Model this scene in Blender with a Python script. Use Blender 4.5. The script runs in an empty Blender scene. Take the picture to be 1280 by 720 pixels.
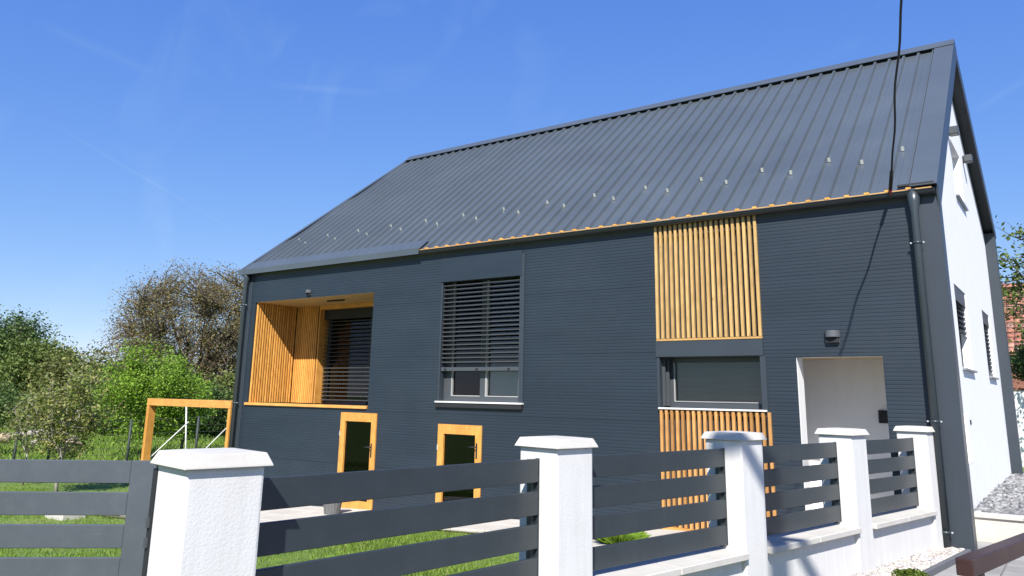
import bpy, bmesh, math, random
import numpy as np
from mathutils import Vector, Matrix

# ---------------------------------------------------------------- camera, sky, sun, exposure
sc = bpy.context.scene
col = sc.collection
R = math.radians

CX, CY, F = 639.70, 277.25, 976.8            # principal point and focal length in pixels of a 1280 x 720 frame
YAW, PITCH, ROLL = -0.6240, 0.2196, 0.0183
CAM = Vector((1.1535, -10.40, 2.5345))
fw = Vector((math.sin(YAW)*math.cos(PITCH), math.cos(YAW)*math.cos(PITCH), math.sin(PITCH)))
rt = Vector((math.cos(YAW), -math.sin(YAW), 0))
up = rt.cross(fw)
rt2 = math.cos(ROLL)*rt + math.sin(ROLL)*up
up2 = -math.sin(ROLL)*rt + math.cos(ROLL)*up
cam_data = bpy.data.cameras.new('camera')
cam = bpy.data.objects.new('camera', cam_data)
col.objects.link(cam)
cam.matrix_world = Matrix(((rt2.x, up2.x, -fw.x, CAM.x), (rt2.y, up2.y, -fw.y, CAM.y), (rt2.z, up2.z, -fw.z, CAM.z), (0, 0, 0, 1)))
cam_data.sensor_width = 36.0
cam_data.lens = F/1280*36.0
cam_data.shift_x = (640-CX)/1280
cam_data.shift_y = -(360-CY)/1280
cam_data.clip_start = 0.05
cam_data.clip_end = 3000
sc.camera = cam

SUN_AZ, SUN_EL = R(26.5), R(43.2)              # azimuth from -y towards +x
SUN = Vector((math.sin(SUN_AZ)*math.cos(SUN_EL), -math.cos(SUN_AZ)*math.cos(SUN_EL), math.sin(SUN_EL)))
world = bpy.data.worlds.new('World')
sc.world = world
world.use_nodes = True
wn = world.node_tree
wn.nodes.clear()
sky = wn.nodes.new('ShaderNodeTexSky')
sky.sky_type = 'NISHITA'
sky.sun_disc = False
sky.sun_elevation = SUN_EL
sky.sun_rotation = math.atan2(SUN.x, SUN.y)
sky.altitude = 150
sky.air_density = 0.7
sky.dust_density = 0.0
sky.ozone_density = 2.0
# film response of the photograph: each channel of the sky as a power curve
sep = wn.nodes.new('ShaderNodeSeparateColor')
cmb = wn.nodes.new('ShaderNodeCombineColor')
wn.links.new(sky.outputs[0], sep.inputs[0])
for ch, (gain, power) in enumerate(((0.66, 0.93), (1.06, 0.68), (2.86, 0.30))):
    pw = wn.nodes.new('ShaderNodeMath')
    pw.operation = 'POWER'
    pw.inputs[1].default_value = power
    ml = wn.nodes.new('ShaderNodeMath')
    ml.operation = 'MULTIPLY'
    ml.inputs[1].default_value = gain
    wn.links.new(sep.outputs[ch], pw.inputs[0])
    wn.links.new(pw.outputs[0], ml.inputs[0])
    wn.links.new(ml.outputs[0], cmb.inputs[ch])
# thin high cirrus: stretched noise on the sky direction
tc = wn.nodes.new('ShaderNodeTexCoord')
mp = wn.nodes.new('ShaderNodeMapping')
mp.inputs['Rotation'].default_value = (0.3, 0.5, 0.9)
mp.inputs['Scale'].default_value = (1.2, 9.0, 5.0)
nz = wn.nodes.new('ShaderNodeTexNoise')
nz.inputs['Scale'].default_value = 1.3
nz.inputs['Detail'].default_value = 6
nz.inputs['Distortion'].default_value = 0.6
rp = wn.nodes.new('ShaderNodeValToRGB')
rp.color_ramp.elements[0].position = 0.55
rp.color_ramp.elements[0].color = (0, 0, 0, 1)
rp.color_ramp.elements[1].position = 0.85
rp.color_ramp.elements[1].color = (0.16, 0.16, 0.16, 1)
mx = wn.nodes.new('ShaderNodeMix')
mx.data_type = 'RGBA'
mx.inputs['B'].default_value = (3.0, 4.0, 5.0, 1)
bg = wn.nodes.new('ShaderNodeBackground')
bg.inputs['Strength'].default_value = 0.11
wo = wn.nodes.new('ShaderNodeOutputWorld')
wn.links.new(tc.outputs['Generated'], mp.inputs['Vector'])
wn.links.new(mp.outputs[0], nz.inputs['Vector'])
wn.links.new(nz.outputs['Fac'], rp.inputs['Fac'])
def wmath(op, a, b=None, clamp=False):
    n = wn.nodes.new('ShaderNodeMath')
    n.operation = op
    n.use_clamp = clamp
    for k, q in enumerate((a, b)):
        if q is None: continue
        if isinstance(q, (int, float)): n.inputs[k].default_value = q
        else: wn.links.new(q, n.inputs[k])
    return n.outputs[0]
def wdot(vec):
    n = wn.nodes.new('ShaderNodeVectorMath')
    n.operation = 'DOT_PRODUCT'
    wn.links.new(tc.outputs['Generated'], n.inputs[0])
    n.inputs[1].default_value = vec
    return n.outputs['Value']
def sky_dir(u, v):
    return (fw + rt2*((u-CX)/F) - up2*((v-CY)/F)).normalized()
cover = rp.outputs['Color']
# thin contrails: short arcs of great circles, each a few thousandths of a radian wide
for (ua, va), (ub, vb), wid, amt in (((60, 152), (310, 298), 0.0022, 0.09), ((40, 25), (200, 95), 0.008, 0.06), ((1215, 140), (1290, 95), 0.006, 0.07), ((330, 105), (480, 118), 0.006, 0.07)):
    da, db = sky_dir(ua, va), sky_dir(ub, vb)
    nn = da.cross(db).normalized()
    mid = (da+db).normalized()
    half = da.angle(db)/2
    tdir = nn.cross(mid)
    across = wmath('DIVIDE', wmath('ABSOLUTE', wdot(nn)), wid)
    prof_ = wmath('SUBTRACT', 1.0, across, True)
    along = wmath('DIVIDE', wmath('ABSOLUTE', wdot(tdir)), math.sin(half))
    ends = wmath('SUBTRACT', 1.0, wmath('POWER', along, 3.0), True)
    front = wmath('GREATER_THAN', wdot(mid), 0.5)
    wob = wmath('MULTIPLY', nz.outputs['Fac'], 1.6)
    tr_ = wmath('MULTIPLY', wmath('MULTIPLY', wmath('MULTIPLY', prof_, ends), front), wmath('MULTIPLY', wob, amt))
    cover = wmath('ADD', cover, tr_, True)
wn.links.new(cover, mx.inputs['Factor'])
wn.links.new(cmb.outputs[0], mx.inputs['A'])
wn.links.new(mx.outputs['Result'], bg.inputs['Color'])
wn.links.new(bg.outputs[0], wo.inputs['Surface'])

sl = bpy.data.lights.new('sun', 'SUN')
sl.energy = 5.0
sl.angle = R(0.53)
sl.color = (1.0, 0.955, 0.89)
so = bpy.data.objects.new('sun', sl)
col.objects.link(so)
so.rotation_mode = 'QUATERNION'
so.rotation_quaternion = SUN.to_track_quat('Z', 'Y')
so.location = (6, -14, 20)

sc.view_settings.view_transform = 'Standard'
sc.view_settings.look = 'None'
sc.view_settings.exposure = 0.85
sc.view_settings.gamma = 1.0
sc.render.engine = 'CYCLES'
sc.cycles.max_bounces = 8
sc.cycles.transparent_max_bounces = 12

# ---------------------------------------------------------------- pixel rays (used only to work out real positions)
def ray(u, v):
    return fw + rt2*((u-CX)/F) - up2*((v-CY)/F)
def onD(u, v, d):
    return CAM + ray(u, v)*d
def onY(u, v, y):
    r = ray(u, v)
    return CAM + r*((y-CAM.y)/r.y)

# ---------------------------------------------------------------- materials
MATS = {}
def nodes(name):
    m = bpy.data.materials.new(name)
    m.use_nodes = True
    nt = m.node_tree
    return m, nt, nt.nodes['Principled BSDF']
def N(nt, t, **kw):
    n = nt.nodes.new(t)
    for k, v in kw.items():
        if k in n.inputs:
            n.inputs[k].default_value = v
        else:
            setattr(n, k, v)
    return n
def ramp(nt, stops):
    r = nt.nodes.new('ShaderNodeValToRGB')
    e = r.color_ramp.elements
    while len(e) < len(stops):
        e.new(0.5)
    for i, (p, c) in enumerate(stops):
        e[i].position = p
        e[i].color = (*c, 1)
    return r
def sc3(c, k):
    return tuple(min(1, x*k) for x in c)
def surface(name, base, rough=0.6, streak=0.0, metal=0.0, var=0.12, scale=3.0, stretch=(1, 1, 1), bump=0.0, bscale=60.0, bdist=0.003, spec=0.5, fine=0.0, bdetail=4, piece=0.0, dirt=None, dirt_amt=0.0, dirt_scale=1.5):
    """painted / mineral surface: base colour with soft mottling, optional fine grain, stains and relief"""
    m, nt, b = nodes(name)
    L = nt.links.new
    tcn = N(nt, 'ShaderNodeTexCoord')
    geo = N(nt, 'ShaderNodeNewGeometry')
    mpn = N(nt, 'ShaderNodeMapping')
    mpn.inputs['Scale'].default_value = stretch
    L(geo.outputs['Position'], mpn.inputs['Vector'])
    n1 = N(nt, 'ShaderNodeTexNoise', Scale=scale, Detail=5, Roughness=0.6)
    L(mpn.outputs[0], n1.inputs['Vector'])
    r1 = ramp(nt, [(0.3, sc3(base, 1-var)), (0.7, sc3(base, 1+var))])
    L(n1.outputs['Fac'], r1.inputs['Fac'])
    out = r1.outputs['Color']
    if fine:
        n2 = N(nt, 'ShaderNodeTexNoise', Scale=bscale*1.3, Detail=3)
        L(mpn.outputs[0], n2.inputs['Vector'])
        r2 = ramp(nt, [(0.3, (1-fine,)*3), (0.7, (1+fine,)*3)])
        L(n2.outputs['Fac'], r2.inputs['Fac'])
        mm = N(nt, 'ShaderNodeMix', data_type='RGBA', blend_type='MULTIPLY')
        mm.inputs['Factor'].default_value = 1
        L(out, mm.inputs['A']); L(r2.outputs['Color'], mm.inputs['B'])
        out = mm.outputs['Result']
    if piece:
        oi = N(nt, 'ShaderNodeObjectInfo')
        r3 = ramp(nt, [(0, (1-piece,)*3), (1, (1+piece,)*3)])
        L(oi.outputs['Random'], r3.inputs['Fac'])
        mm = N(nt, 'ShaderNodeMix', data_type='RGBA', blend_type='MULTIPLY')
        mm.inputs['Factor'].default_value = 1
        L(out, mm.inputs['A']); L(r3.outputs['Color'], mm.inputs['B'])
        out = mm.outputs['Result']
    if dirt:
        n4 = N(nt, 'ShaderNodeTexNoise', Scale=dirt_scale, Detail=8, Roughness=0.7)
        L(geo.outputs['Position'], n4.inputs['Vector'])
        r4 = ramp(nt, [(0.48, (0, 0, 0)), (0.72, (dirt_amt,)*3)])
        L(n4.outputs['Fac'], r4.inputs['Fac'])
        mm = N(nt, 'ShaderNodeMix', data_type='RGBA')
        L(r4.outputs['Color'], mm.inputs['Factor'])
        L(out, mm.inputs['A'])
        mm.inputs['B'].default_value = (*dirt, 1)
        out = mm.outputs['Result']
    if streak:
        ms_ = N(nt, 'ShaderNodeMapping')
        ms_.inputs['Scale'].default_value = (9.0, 9.0, 0.7)
        L(geo.outputs['Position'], ms_.inputs['Vector'])
        n5 = N(nt, 'ShaderNodeTexNoise', Scale=1.6, Detail=6, Roughness=0.7)
        L(ms_.outputs[0], n5.inputs['Vector'])
        r5 = ramp(nt, [(0.35, (1, 1, 1)), (0.78, (1-streak, 1-streak, 1-streak*1.1))])
        L(n5.outputs['Fac'], r5.inputs['Fac'])
        mm = N(nt, 'ShaderNodeMix', data_type='RGBA', blend_type='MULTIPLY')
        mm.inputs['Factor'].default_value = 1
        L(out, mm.inputs['A']); L(r5.outputs['Color'], mm.inputs['B'])
        out = mm.outputs['Result']
    L(out, b.inputs['Base Color'])
    b.inputs['Roughness'].default_value = rough
    b.inputs['Metallic'].default_value = metal
    b.inputs['Specular IOR Level'].default_value = spec
    if bump:
        n3 = N(nt, 'ShaderNodeTexNoise', Scale=bscale, Detail=bdetail, Roughness=0.55)
        L(mpn.outputs[0], n3.inputs['Vector'])
        bp = N(nt, 'ShaderNodeBump', Strength=bump, Distance=bdist)
        L(n3.outputs['Fac'], bp.inputs['Height'])
        L(bp.outputs[0], b.inputs['Normal'])
    return m
def timber(name, light, dark, axis=2, rough=0.5, scale=6.0, piece=0.18):
    """oiled softwood: stretched grain along one axis, each board a little different, a few knots"""
    m, nt, b = nodes(name)
    L = nt.links.new
    geo = N(nt, 'ShaderNodeNewGeometry')
    oi = N(nt, 'ShaderNodeObjectInfo')
    add = N(nt, 'ShaderNodeVectorMath', operation='ADD')
    mul = N(nt, 'ShaderNodeVectorMath', operation='SCALE')
    comb = N(nt, 'ShaderNodeCombineXYZ')
    L(oi.outputs['Random'], comb.inputs[axis])
    L(comb.outputs[0], mul.inputs[0])
    mul.inputs['Scale'].default_value = 37.0
    L(geo.outputs['Position'], add.inputs[0]); L(mul.outputs[0], add.inputs[1])
    mpn = N(nt, 'ShaderNodeMapping')
    s = [12.0, 12.0, 12.0]; s[axis] = 0.8
    mpn.inputs['Scale'].default_value = s
    L(add.outputs[0], mpn.inputs['Vector'])
    n1 = N(nt, 'ShaderNodeTexNoise', Scale=scale, Detail=6, Roughness=0.65, Distortion=0.8)
    L(mpn.outputs[0], n1.inputs['Vector'])
    r1 = ramp(nt, [(0.3, dark), (0.55, light), (0.8, sc3(light, 1.12))])
    L(n1.outputs['Fac'], r1.inputs['Fac'])
    n2 = N(nt, 'ShaderNodeTexNoise', Scale=5.0, Detail=2)
    L(add.outputs[0], n2.inputs['Vector'])
    r2 = ramp(nt, [(0.3, (0.88, 0.84, 0.8)), (0.7, (1.1, 1.1, 1.08))])
    L(n2.outputs['Fac'], r2.inputs['Fac'])
    m2 = N(nt, 'ShaderNodeMix', data_type='RGBA', blend_type='MULTIPLY')
    m2.inputs['Factor'].default_value = 1
    L(r1.outputs['Color'], m2.inputs['A']); L(r2.outputs['Color'], m2.inputs['B'])
    r3 = ramp(nt, [(0, (1-piece, 1-piece*1.15, 1-piece*1.3)), (1, (1+piece*.6, 1+piece*.6, 1+piece*.7))])
    L(oi.outputs['Random'], r3.inputs['Fac'])
    m3 = N(nt, 'ShaderNodeMix', data_type='RGBA', blend_type='MULTIPLY')
    m3.inputs['Factor'].default_value = 1
    L(m2.outputs['Result'], m3.inputs['A']); L(r3.outputs['Color'], m3.inputs['B'])
    mk = N(nt, 'ShaderNodeMapping')
    ks = [9.0, 9.0, 9.0]; ks[axis] = 3.2
    mk.inputs['Scale'].default_value = ks
    L(add.outputs[0], mk.inputs['Vector'])
    vo = N(nt, 'ShaderNodeTexVoronoi', Scale=1.0)
    L(mk.outputs[0], vo.inputs['Vector'])
    rk = ramp(nt, [(0.04, (.7, .7, .7)), (0.11, (0, 0, 0))])
    L(vo.outputs['Distance'], rk.inputs['Fac'])
    m4 = N(nt, 'ShaderNodeMix', data_type='RGBA')
    L(rk.outputs['Color'], m4.inputs['Factor'])
    L(m3.outputs['Result'], m4.inputs['A'])
    m4.inputs['B'].default_value = (*sc3(dark, 0.45), 1)
    L(m4.outputs['Result'], b.inputs['Base Color'])
    b.inputs['Roughness'].default_value = rough
    bp = N(nt, 'ShaderNodeBump', Strength=0.25, Distance=0.002)
    L(n1.outputs['Fac'], bp.inputs['Height']); L(bp.outputs[0], b.inputs['Normal'])
    return m
def leafmat(name, cols, trans=0.35, rough=0.55, var_scale=0.8):
    m, nt, b = nodes(name)
    L = nt.links.new
    geo = N(nt, 'ShaderNodeNewGeometry')
    r1 = ramp(nt, [(i/(len(cols)-1), c) for i, c in enumerate(cols)])
    L(geo.outputs['Random Per Island'], r1.inputs['Fac'])
    n1 = N(nt, 'ShaderNodeTexNoise', Scale=var_scale, Detail=3)
    L(geo.outputs['Position'], n1.inputs['Vector'])
    r2 = ramp(nt, [(0.3, (0.75, 0.78, 0.75)), (0.7, (1.2, 1.18, 1.1))])
    L(n1.outputs['Fac'], r2.inputs['Fac'])
    mm = N(nt, 'ShaderNodeMix', data_type='RGBA', blend_type='MULTIPLY')
    mm.inputs['Factor'].default_value = 1
    L(r1.outputs['Color'], mm.inputs['A']); L(r2.outputs['Color'], mm.inputs['B'])
    L(mm.outputs['Result'], b.inputs['Base Color'])
    b.inputs['Roughness'].default_value = rough
    b.inputs['Specular IOR Level'].default_value = 0.3
    tr = N(nt, 'ShaderNodeBsdfTranslucent')
    L(mm.outputs['Result'], tr.inputs['Color'])
    ms = N(nt, 'ShaderNodeMixShader')
    ms.inputs['Fac'].default_value = trans
    out = nt.nodes['Material Output']
    L(b.outputs[0], ms.inputs[1]); L(tr.outputs[0], ms.inputs[2])
    L(ms.outputs[0], out.inputs['Surface'])
    return m
def glassmat(name, tint, rough=0.02):
    m, nt, b = nodes(name)
    L = nt.links.new
    tp = N(nt, 'ShaderNodeBsdfTransparent')
    tp.inputs['Color'].default_value = (*tint, 1)
    gl = N(nt, 'ShaderNodeBsdfGlossy')
    gl.inputs['Roughness'].default_value = rough
    gl.inputs['Color'].default_value = (0.9, 0.93, 0.95, 1)
    fr = N(nt, 'ShaderNodeFresnel')
    fr.inputs['IOR'].default_value = 1.42
    ms = N(nt, 'ShaderNodeMixShader')
    L(fr.outputs[0], ms.inputs['Fac']); L(tp.outputs[0], ms.inputs[1]); L(gl.outputs[0], ms.inputs[2])
    L(ms.outputs[0], nt.nodes['Material Output'].inputs['Surface'])
    return m

M = dict(
    clad=surface('anthracite_cladding', (0.0158, 0.0245, 0.0355), rough=0.45, var=0.14, scale=0.9, stretch=(0.5, 1, 2.5), spec=0.5, bump=0.22, bscale=1.8, bdist=0.02, dirt=(0.035, 0.043, 0.050), dirt_amt=0.25, dirt_scale=0.7),
    trim=surface('anthracite_trim', (0.030, 0.039, 0.050), rough=0.42, var=0.08, scale=1.5, bump=0.08, bscale=4, bdist=0.01),
    rail=surface('anthracite_rail', (0.025, 0.033, 0.039), rough=0.38, streak=0.15, var=0.10, scale=2.0, stretch=(1, 1, 3), fine=0.05, bscale=150, dirt=(0.12, 0.13, 0.13), dirt_amt=0.05, dirt_scale=6.0),
    gate=surface('sunlit_gate_paint', (0.060, 0.069, 0.083), rough=0.42, var=0.08, scale=3.0, fine=0.05, bscale=160, dirt=(0.2, 0.21, 0.22), dirt_amt=0.08, dirt_scale=9.0),  # lighter than the fence rails: the gate's more direct sun is in the colour
    roof=surface('roof_sheet', (0.061, 0.075, 0.088), rough=0.38, var=0.12, scale=0.7, spec=0.55, bump=0.10, bscale=2.2, bdist=0.02, dirt=(0.10, 0.105, 0.105), dirt_amt=0.12, dirt_scale=0.9),
    gutter=surface('gutter_metal', (0.018, 0.022, 0.028), rough=0.35, var=0.08),
    pipe=surface('pipe_metal', (0.030, 0.040, 0.048), rough=0.33, var=0.08),
    black=surface('black_soffit', (0.012, 0.013, 0.016), rough=0.7, var=0.1),
    soffit=surface('dark_soffit', (0.030, 0.034, 0.040), rough=0.6, var=0.2, scale=3),
    plaster=surface('white_plaster', (0.58, 0.575, 0.565), rough=0.85, streak=0.12, var=0.02, bump=0.32, bscale=85, bdist=0.005, bdetail=3, dirt=(0.45, 0.44, 0.41), dirt_amt=0.25, dirt_scale=1.1),
    smooth=surface('white_render', (0.80, 0.80, 0.80), rough=0.8, streak=0.05, var=0.015, bump=0.15, bscale=160, bdist=0.002),
    cream=surface('warm_lit_render', (0.50, 0.465, 0.41), rough=0.85, var=0.06, scale=1.5, streak=0.06, bump=0.15, bscale=120, bdist=0.002),  # white wall; its warm light is put into this cream base colour
    reveal=surface('pale_reveal_paint', (0.52, 0.51, 0.49), rough=0.8, var=0.03),
    cap=surface('concrete_cap', (0.45, 0.435, 0.40), rough=0.85, var=0.06, scale=5, bump=0.25, bscale=140, bdist=0.002, fine=0.04, dirt=(0.33, 0.31, 0.27), dirt_amt=0.4, dirt_scale=3.5),
    wood=timber('larch_slat', (0.66, 0.34, 0.080), (0.52, 0.235, 0.045), piece=0.20),
    brown=timber('brown_larch_slat', (0.46, 0.25, 0.085), (0.36, 0.175, 0.05), piece=0.28),
    woodx=timber('larch_board', (0.62, 0.32, 0.085), (0.50, 0.23, 0.05), axis=0),
    pale=timber('pale_larch_slat', (0.48, 0.32, 0.125), (0.43, 0.27, 0.095), piece=0.18),
    palex=timber('pale_larch_board', (0.50, 0.31, 0.11), (0.42, 0.24, 0.08), axis=0),
    ceil=timber('loggia_ceiling_board', (0.62, 0.45, 0.26), (0.52, 0.34, 0.17), axis=0, piece=0.05),
    blind=surface('blind_slat', (0.042, 0.045, 0.045), rough=0.35, var=0.05, piece=0.1),
    frame=surface('window_frame_grey', (0.055, 0.062, 0.07), rough=0.4, var=0.05),
    framel=surface('window_frame_pale', (0.30, 0.30, 0.29), rough=0.45, var=0.05),
    sill=surface('pale_metal_sill', (0.62, 0.62, 0.60), rough=0.4, var=0.05),
    sillg=surface('grey_metal_sill', (0.22, 0.23, 0.24), rough=0.4, var=0.05),
    glass=glassmat('window_glass', (0.30, 0.31, 0.31)),
    clear=glassmat('clear_glass', (0.80, 0.83, 0.82)),
    shaded_lining=surface('shaded_brown_lining', (0.045, 0.020, 0.008), rough=0.8, var=0.2),  # shade between and behind the slats is put into this dark base
    shade=surface('roller_shade', (0.30, 0.29, 0.235), rough=0.9, var=0.12, scale=4, stretch=(0.5, 1, 6)),  # warm olive tone holds the pane's reflection in the shade colour
    interior=surface('dim_interior', (0.035, 0.033, 0.03), rough=0.9, var=0.1),  # near-black base stands in for the dark of the unlit rooms
    metal=surface('bare_metal', (0.72, 0.72, 0.71), rough=0.35, metal=0.6, var=0.08),
    lampg=surface('lamp_grey', (0.085, 0.09, 0.10), rough=0.4, var=0.05),
    cable=surface('cable_black', (0.012, 0.012, 0.014), rough=0.5, var=0.05),
    red=surface('red_insulator', (0.35, 0.04, 0.02), rough=0.5, var=0.05),
    slab=surface('concrete_paver', (0.46, 0.43, 0.38), rough=0.9, var=0.10, scale=4, bump=0.2, bscale=120, bdist=0.003, fine=0.06, piece=0.07, dirt=(0.30, 0.27, 0.22), dirt_amt=0.3, dirt_scale=2.2),
    walk=surface('street_paver', (0.24, 0.235, 0.225), rough=0.9, var=0.12, scale=5, bump=0.3, bscale=110, bdist=0.003, fine=0.08, piece=0.12),
    asphalt=surface('asphalt', (0.055, 0.055, 0.055), rough=0.9, var=0.2, scale=2, bump=0.5, bscale=120, bdist=0.006, fine=0.15),
    soil=surface('garden_soil', (0.10, 0.085, 0.055), rough=1.0, var=0.3, scale=5, bump=0.5, bscale=30, bdist=0.02),
    gravel=surface('grey_gravel', (0.17, 0.175, 0.18), rough=0.9, var=0.2, piece=0.1),
    bench=timber('brown_stained_timber', (0.040, 0.017, 0.013), (0.022, 0.009, 0.007), axis=1, rough=0.42, piece=0.05),
    edging=surface('grey_edging', (0.10, 0.105, 0.115), rough=0.7, var=0.1),
    bark=surface('bark', (0.085, 0.070, 0.055), rough=0.95, var=0.35, scale=6, bump=0.6, bscale=18, bdist=0.03),
    greybark=surface('grey_dead_wood', (0.30, 0.27, 0.23), rough=0.95, var=0.25, scale=6),
    pole=surface('galvanised_prop', (0.55, 0.55, 0.53), rough=0.5, var=0.1),
    post=surface('green_black_post', (0.022, 0.030, 0.028), rough=0.6, var=0.1),
    logend=surface('cut_log', (0.45, 0.33, 0.23), rough=0.95, var=0.25, scale=4),
    pot=surface('grey_planter', (0.11, 0.11, 0.11), rough=0.7, var=0.25, scale=14, stretch=(3, 3, .2)),
    brick=surface('brown_masonry', (0.20, 0.085, 0.06), rough=0.9, var=0.25, scale=5),
    darkpole=surface('concrete_pole', (0.35, 0.34, 0.32), rough=0.9, var=0.1),
)
def tilemat():
    m, nt, b = nodes('clay_roof_tile')
    L = nt.links.new
    geo = N(nt, 'ShaderNodeNewGeometry')
    r1 = ramp(nt, [(0, (0.22, 0.085, 0.055)), (0.5, (0.36, 0.15, 0.10)), (0.8, (0.42, 0.21, 0.14)), (1, (0.28, 0.20, 0.16))])
    L(geo.outputs['Random Per Island'], r1.inputs['Fac'])
    L(r1.outputs['Color'], b.inputs['Base Color'])
    b.inputs['Roughness'].default_value = 0.9
    return m
M['tile'] = tilemat()
def islandmat(name, cols, rough=0.9):
    m, nt, b = nodes(name)
    L = nt.links.new
    geo = N(nt, 'ShaderNodeNewGeometry')
    r1 = ramp(nt, [(i/(len(cols)-1), c) for i, c in enumerate(cols)])
    L(geo.outputs['Random Per Island'], r1.inputs['Fac'])
    L(r1.outputs['Color'], b.inputs['Base Color'])
    b.inputs['Roughness'].default_value = rough
    return m
M['stones'] = islandmat('grey_crushed_stone', [(0.10, 0.105, 0.11), (0.20, 0.205, 0.21), (0.30, 0.30, 0.30), (0.16, 0.16, 0.17)])
M['pebbles'] = islandmat('white_pebble', [(0.46, 0.44, 0.42), (0.36, 0.32, 0.28), (0.52, 0.50, 0.48), (0.40, 0.35, 0.31)], 0.7)
M['grassblade'] = leafmat('lawn_blades', [(0.10, 0.19, 0.018), (0.15, 0.26, 0.03), (0.20, 0.30, 0.05), (0.25, 0.27, 0.09)], trans=0.3, var_scale=1.6)
M['leafwalnut'] = leafmat('walnut_leaves', [(0.155, 0.136, 0.058), (0.232, 0.167, 0.084), (0.180, 0.180, 0.064), (0.297, 0.213, 0.115)], trans=0.35)
M['leafbright'] = leafmat('bright_leaves', [(0.144, 0.258, 0.025), (0.203, 0.333, 0.038), (0.271, 0.409, 0.053)], trans=0.4)
M['leafdark'] = leafmat('deep_green_leaves', [(0.052, 0.101, 0.027), (0.082, 0.135, 0.038), (0.111, 0.169, 0.047)], trans=0.3)
M['leafmid'] = leafmat('mid_green_leaves', [(0.089, 0.142, 0.034), (0.126, 0.176, 0.043), (0.163, 0.203, 0.054)], trans=0.3)
M['leafolive'] = leafmat('olive_leaves', [(0.11, 0.165, 0.035), (0.15, 0.19, 0.045), (0.14, 0.14, 0.05), (0.20, 0.20, 0.06)], trans=0.3)
M['leaffruit'] = leafmat('fruit_tree_leaves', [(0.14, 0.19, 0.035), (0.20, 0.23, 0.05), (0.32, 0.28, 0.12), (0.12, 0.17, 0.03), (0.22, 0.22, 0.06)], trans=0.3)
M['leafbox'] = leafmat('boxwood_leaves', [(0.06, 0.105, 0.012), (0.10, 0.15, 0.02), (0.15, 0.19, 0.03)], trans=0.25)
def fieldmat():
    m, nt, b = nodes('meadow_ground')
    L = nt.links.new
    geo = N(nt, 'ShaderNodeNewGeometry')
    n1 = N(nt, 'ShaderNodeTexNoise', Scale=0.35, Detail=8, Roughness=0.65)
    n2 = N(nt, 'ShaderNodeTexNoise', Scale=7.0, Detail=6, Roughness=0.7)
    L(geo.outputs['Position'], n1.inputs['Vector']); L(geo.outputs['Position'], n2.inputs['Vector'])
    r1 = ramp(nt, [(0.3, (0.085, 0.15, 0.022)), (0.55, (0.12, 0.19, 0.03)), (0.75, (0.17, 0.20, 0.055))])
    r2 = ramp(nt, [(0.3, (0.6, 0.62, 0.6)), (0.7, (1.3, 1.28, 1.2))])
    L(n1.outputs['Fac'], r1.inputs['Fac']); L(n2.outputs['Fac'], r2.inputs['Fac'])
    mm = N(nt, 'ShaderNodeMix', data_type='RGBA', blend_type='MULTIPLY')
    mm.inputs['Factor'].default_value = 1
    L(r1.outputs['Color'], mm.inputs['A']); L(r2.outputs['Color'], mm.inputs['B'])
    L(mm.outputs['Result'], b.inputs['Base Color'])
    b.inputs['Roughness'].default_value = 0.95
    bp = N(nt, 'ShaderNodeBump', Strength=0.7, Distance=0.06)
    L(n2.outputs['Fac'], bp.inputs['Height']); L(bp.outputs[0], b.inputs['Normal'])
    return m
M['field'] = fieldmat()

# ---------------------------------------------------------------- builders
WP = {}                                             # world position of every object (all unrotated roots)
def tag(o, label=None, cat=None, group=None, kind=None):
    if label: o['label'] = label
    if cat: o['category'] = cat
    if group: o['group'] = group
    if kind: o['kind'] = kind
    return o
def root(name, loc, label, cat, group=None):
    o = bpy.data.objects.new(name, None)
    o.empty_display_size = 0.2
    col.objects.link(o)
    o.location = loc
    WP[o.name] = Vector(loc)
    return tag(o, label, cat, group)
def place(o, loc, parent=None):
    col.objects.link(o)
    o.location = loc
    WP[o.name] = Vector(loc)
    if parent:
        o.parent = parent
        o.matrix_parent_inverse = Matrix.Translation(-WP[parent.name])
    return o
def mesh_obj(name, verts, faces, mat, parent=None, smooth=False, bev=0.0, seg=1, recenter=True):
    v = np.asarray(verts, dtype=float)
    c = (v.min(0)+v.max(0))/2 if recenter else np.zeros(3)
    me = bpy.data.meshes.new(name)
    me.from_pydata((v-c).tolist(), [], faces)
    me.validate()
    bm = bmesh.new()
    bm.from_mesh(me)
    bmesh.ops.recalc_face_normals(bm, faces=bm.faces)
    if bev:
        bmesh.ops.bevel(bm, geom=list(bm.edges), offset=bev, segments=seg, profile=0.6, affect='EDGES', clamp_overlap=True)
    bm.to_mesh(me)
    bm.free()
    if smooth:
        for p in me.polygons:
            p.use_smooth = True
    me.materials.append(M[mat])
    return place(bpy.data.objects.new(name, me), Vector(c), parent)
def piece(name, src, loc, parent, rot=None):
    o = bpy.data.objects.new(name, src.data)
    place(o, loc, parent)
    if rot:
        o.rotation_euler = rot
    return o
BF = [(0, 1, 3, 2), (4, 6, 7, 5), (0, 4, 5, 1), (2, 3, 7, 6), (0, 2, 6, 4), (1, 5, 7, 3)]
def boxv(x0, x1, y0, y1, z0, z1):
    return [(x, y, z) for x in (x0, x1) for y in (y0, y1) for z in (z0, z1)]
def box(name, x0, x1, y0, y1, z0, z1, mat, parent=None, bev=0.0, seg=1):
    return mesh_obj(name, boxv(x0, x1, y0, y1, z0, z1), BF, mat, parent, bev=bev, seg=seg)
def boxes(name, lst, mat, parent=None):
    V, Fc = [], []
    for b in lst:
        k = len(V)
        V += boxv(*b)
        Fc += [tuple(i+k for i in f) for f in BF]
    return mesh_obj(name, V, Fc, mat, parent)
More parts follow.
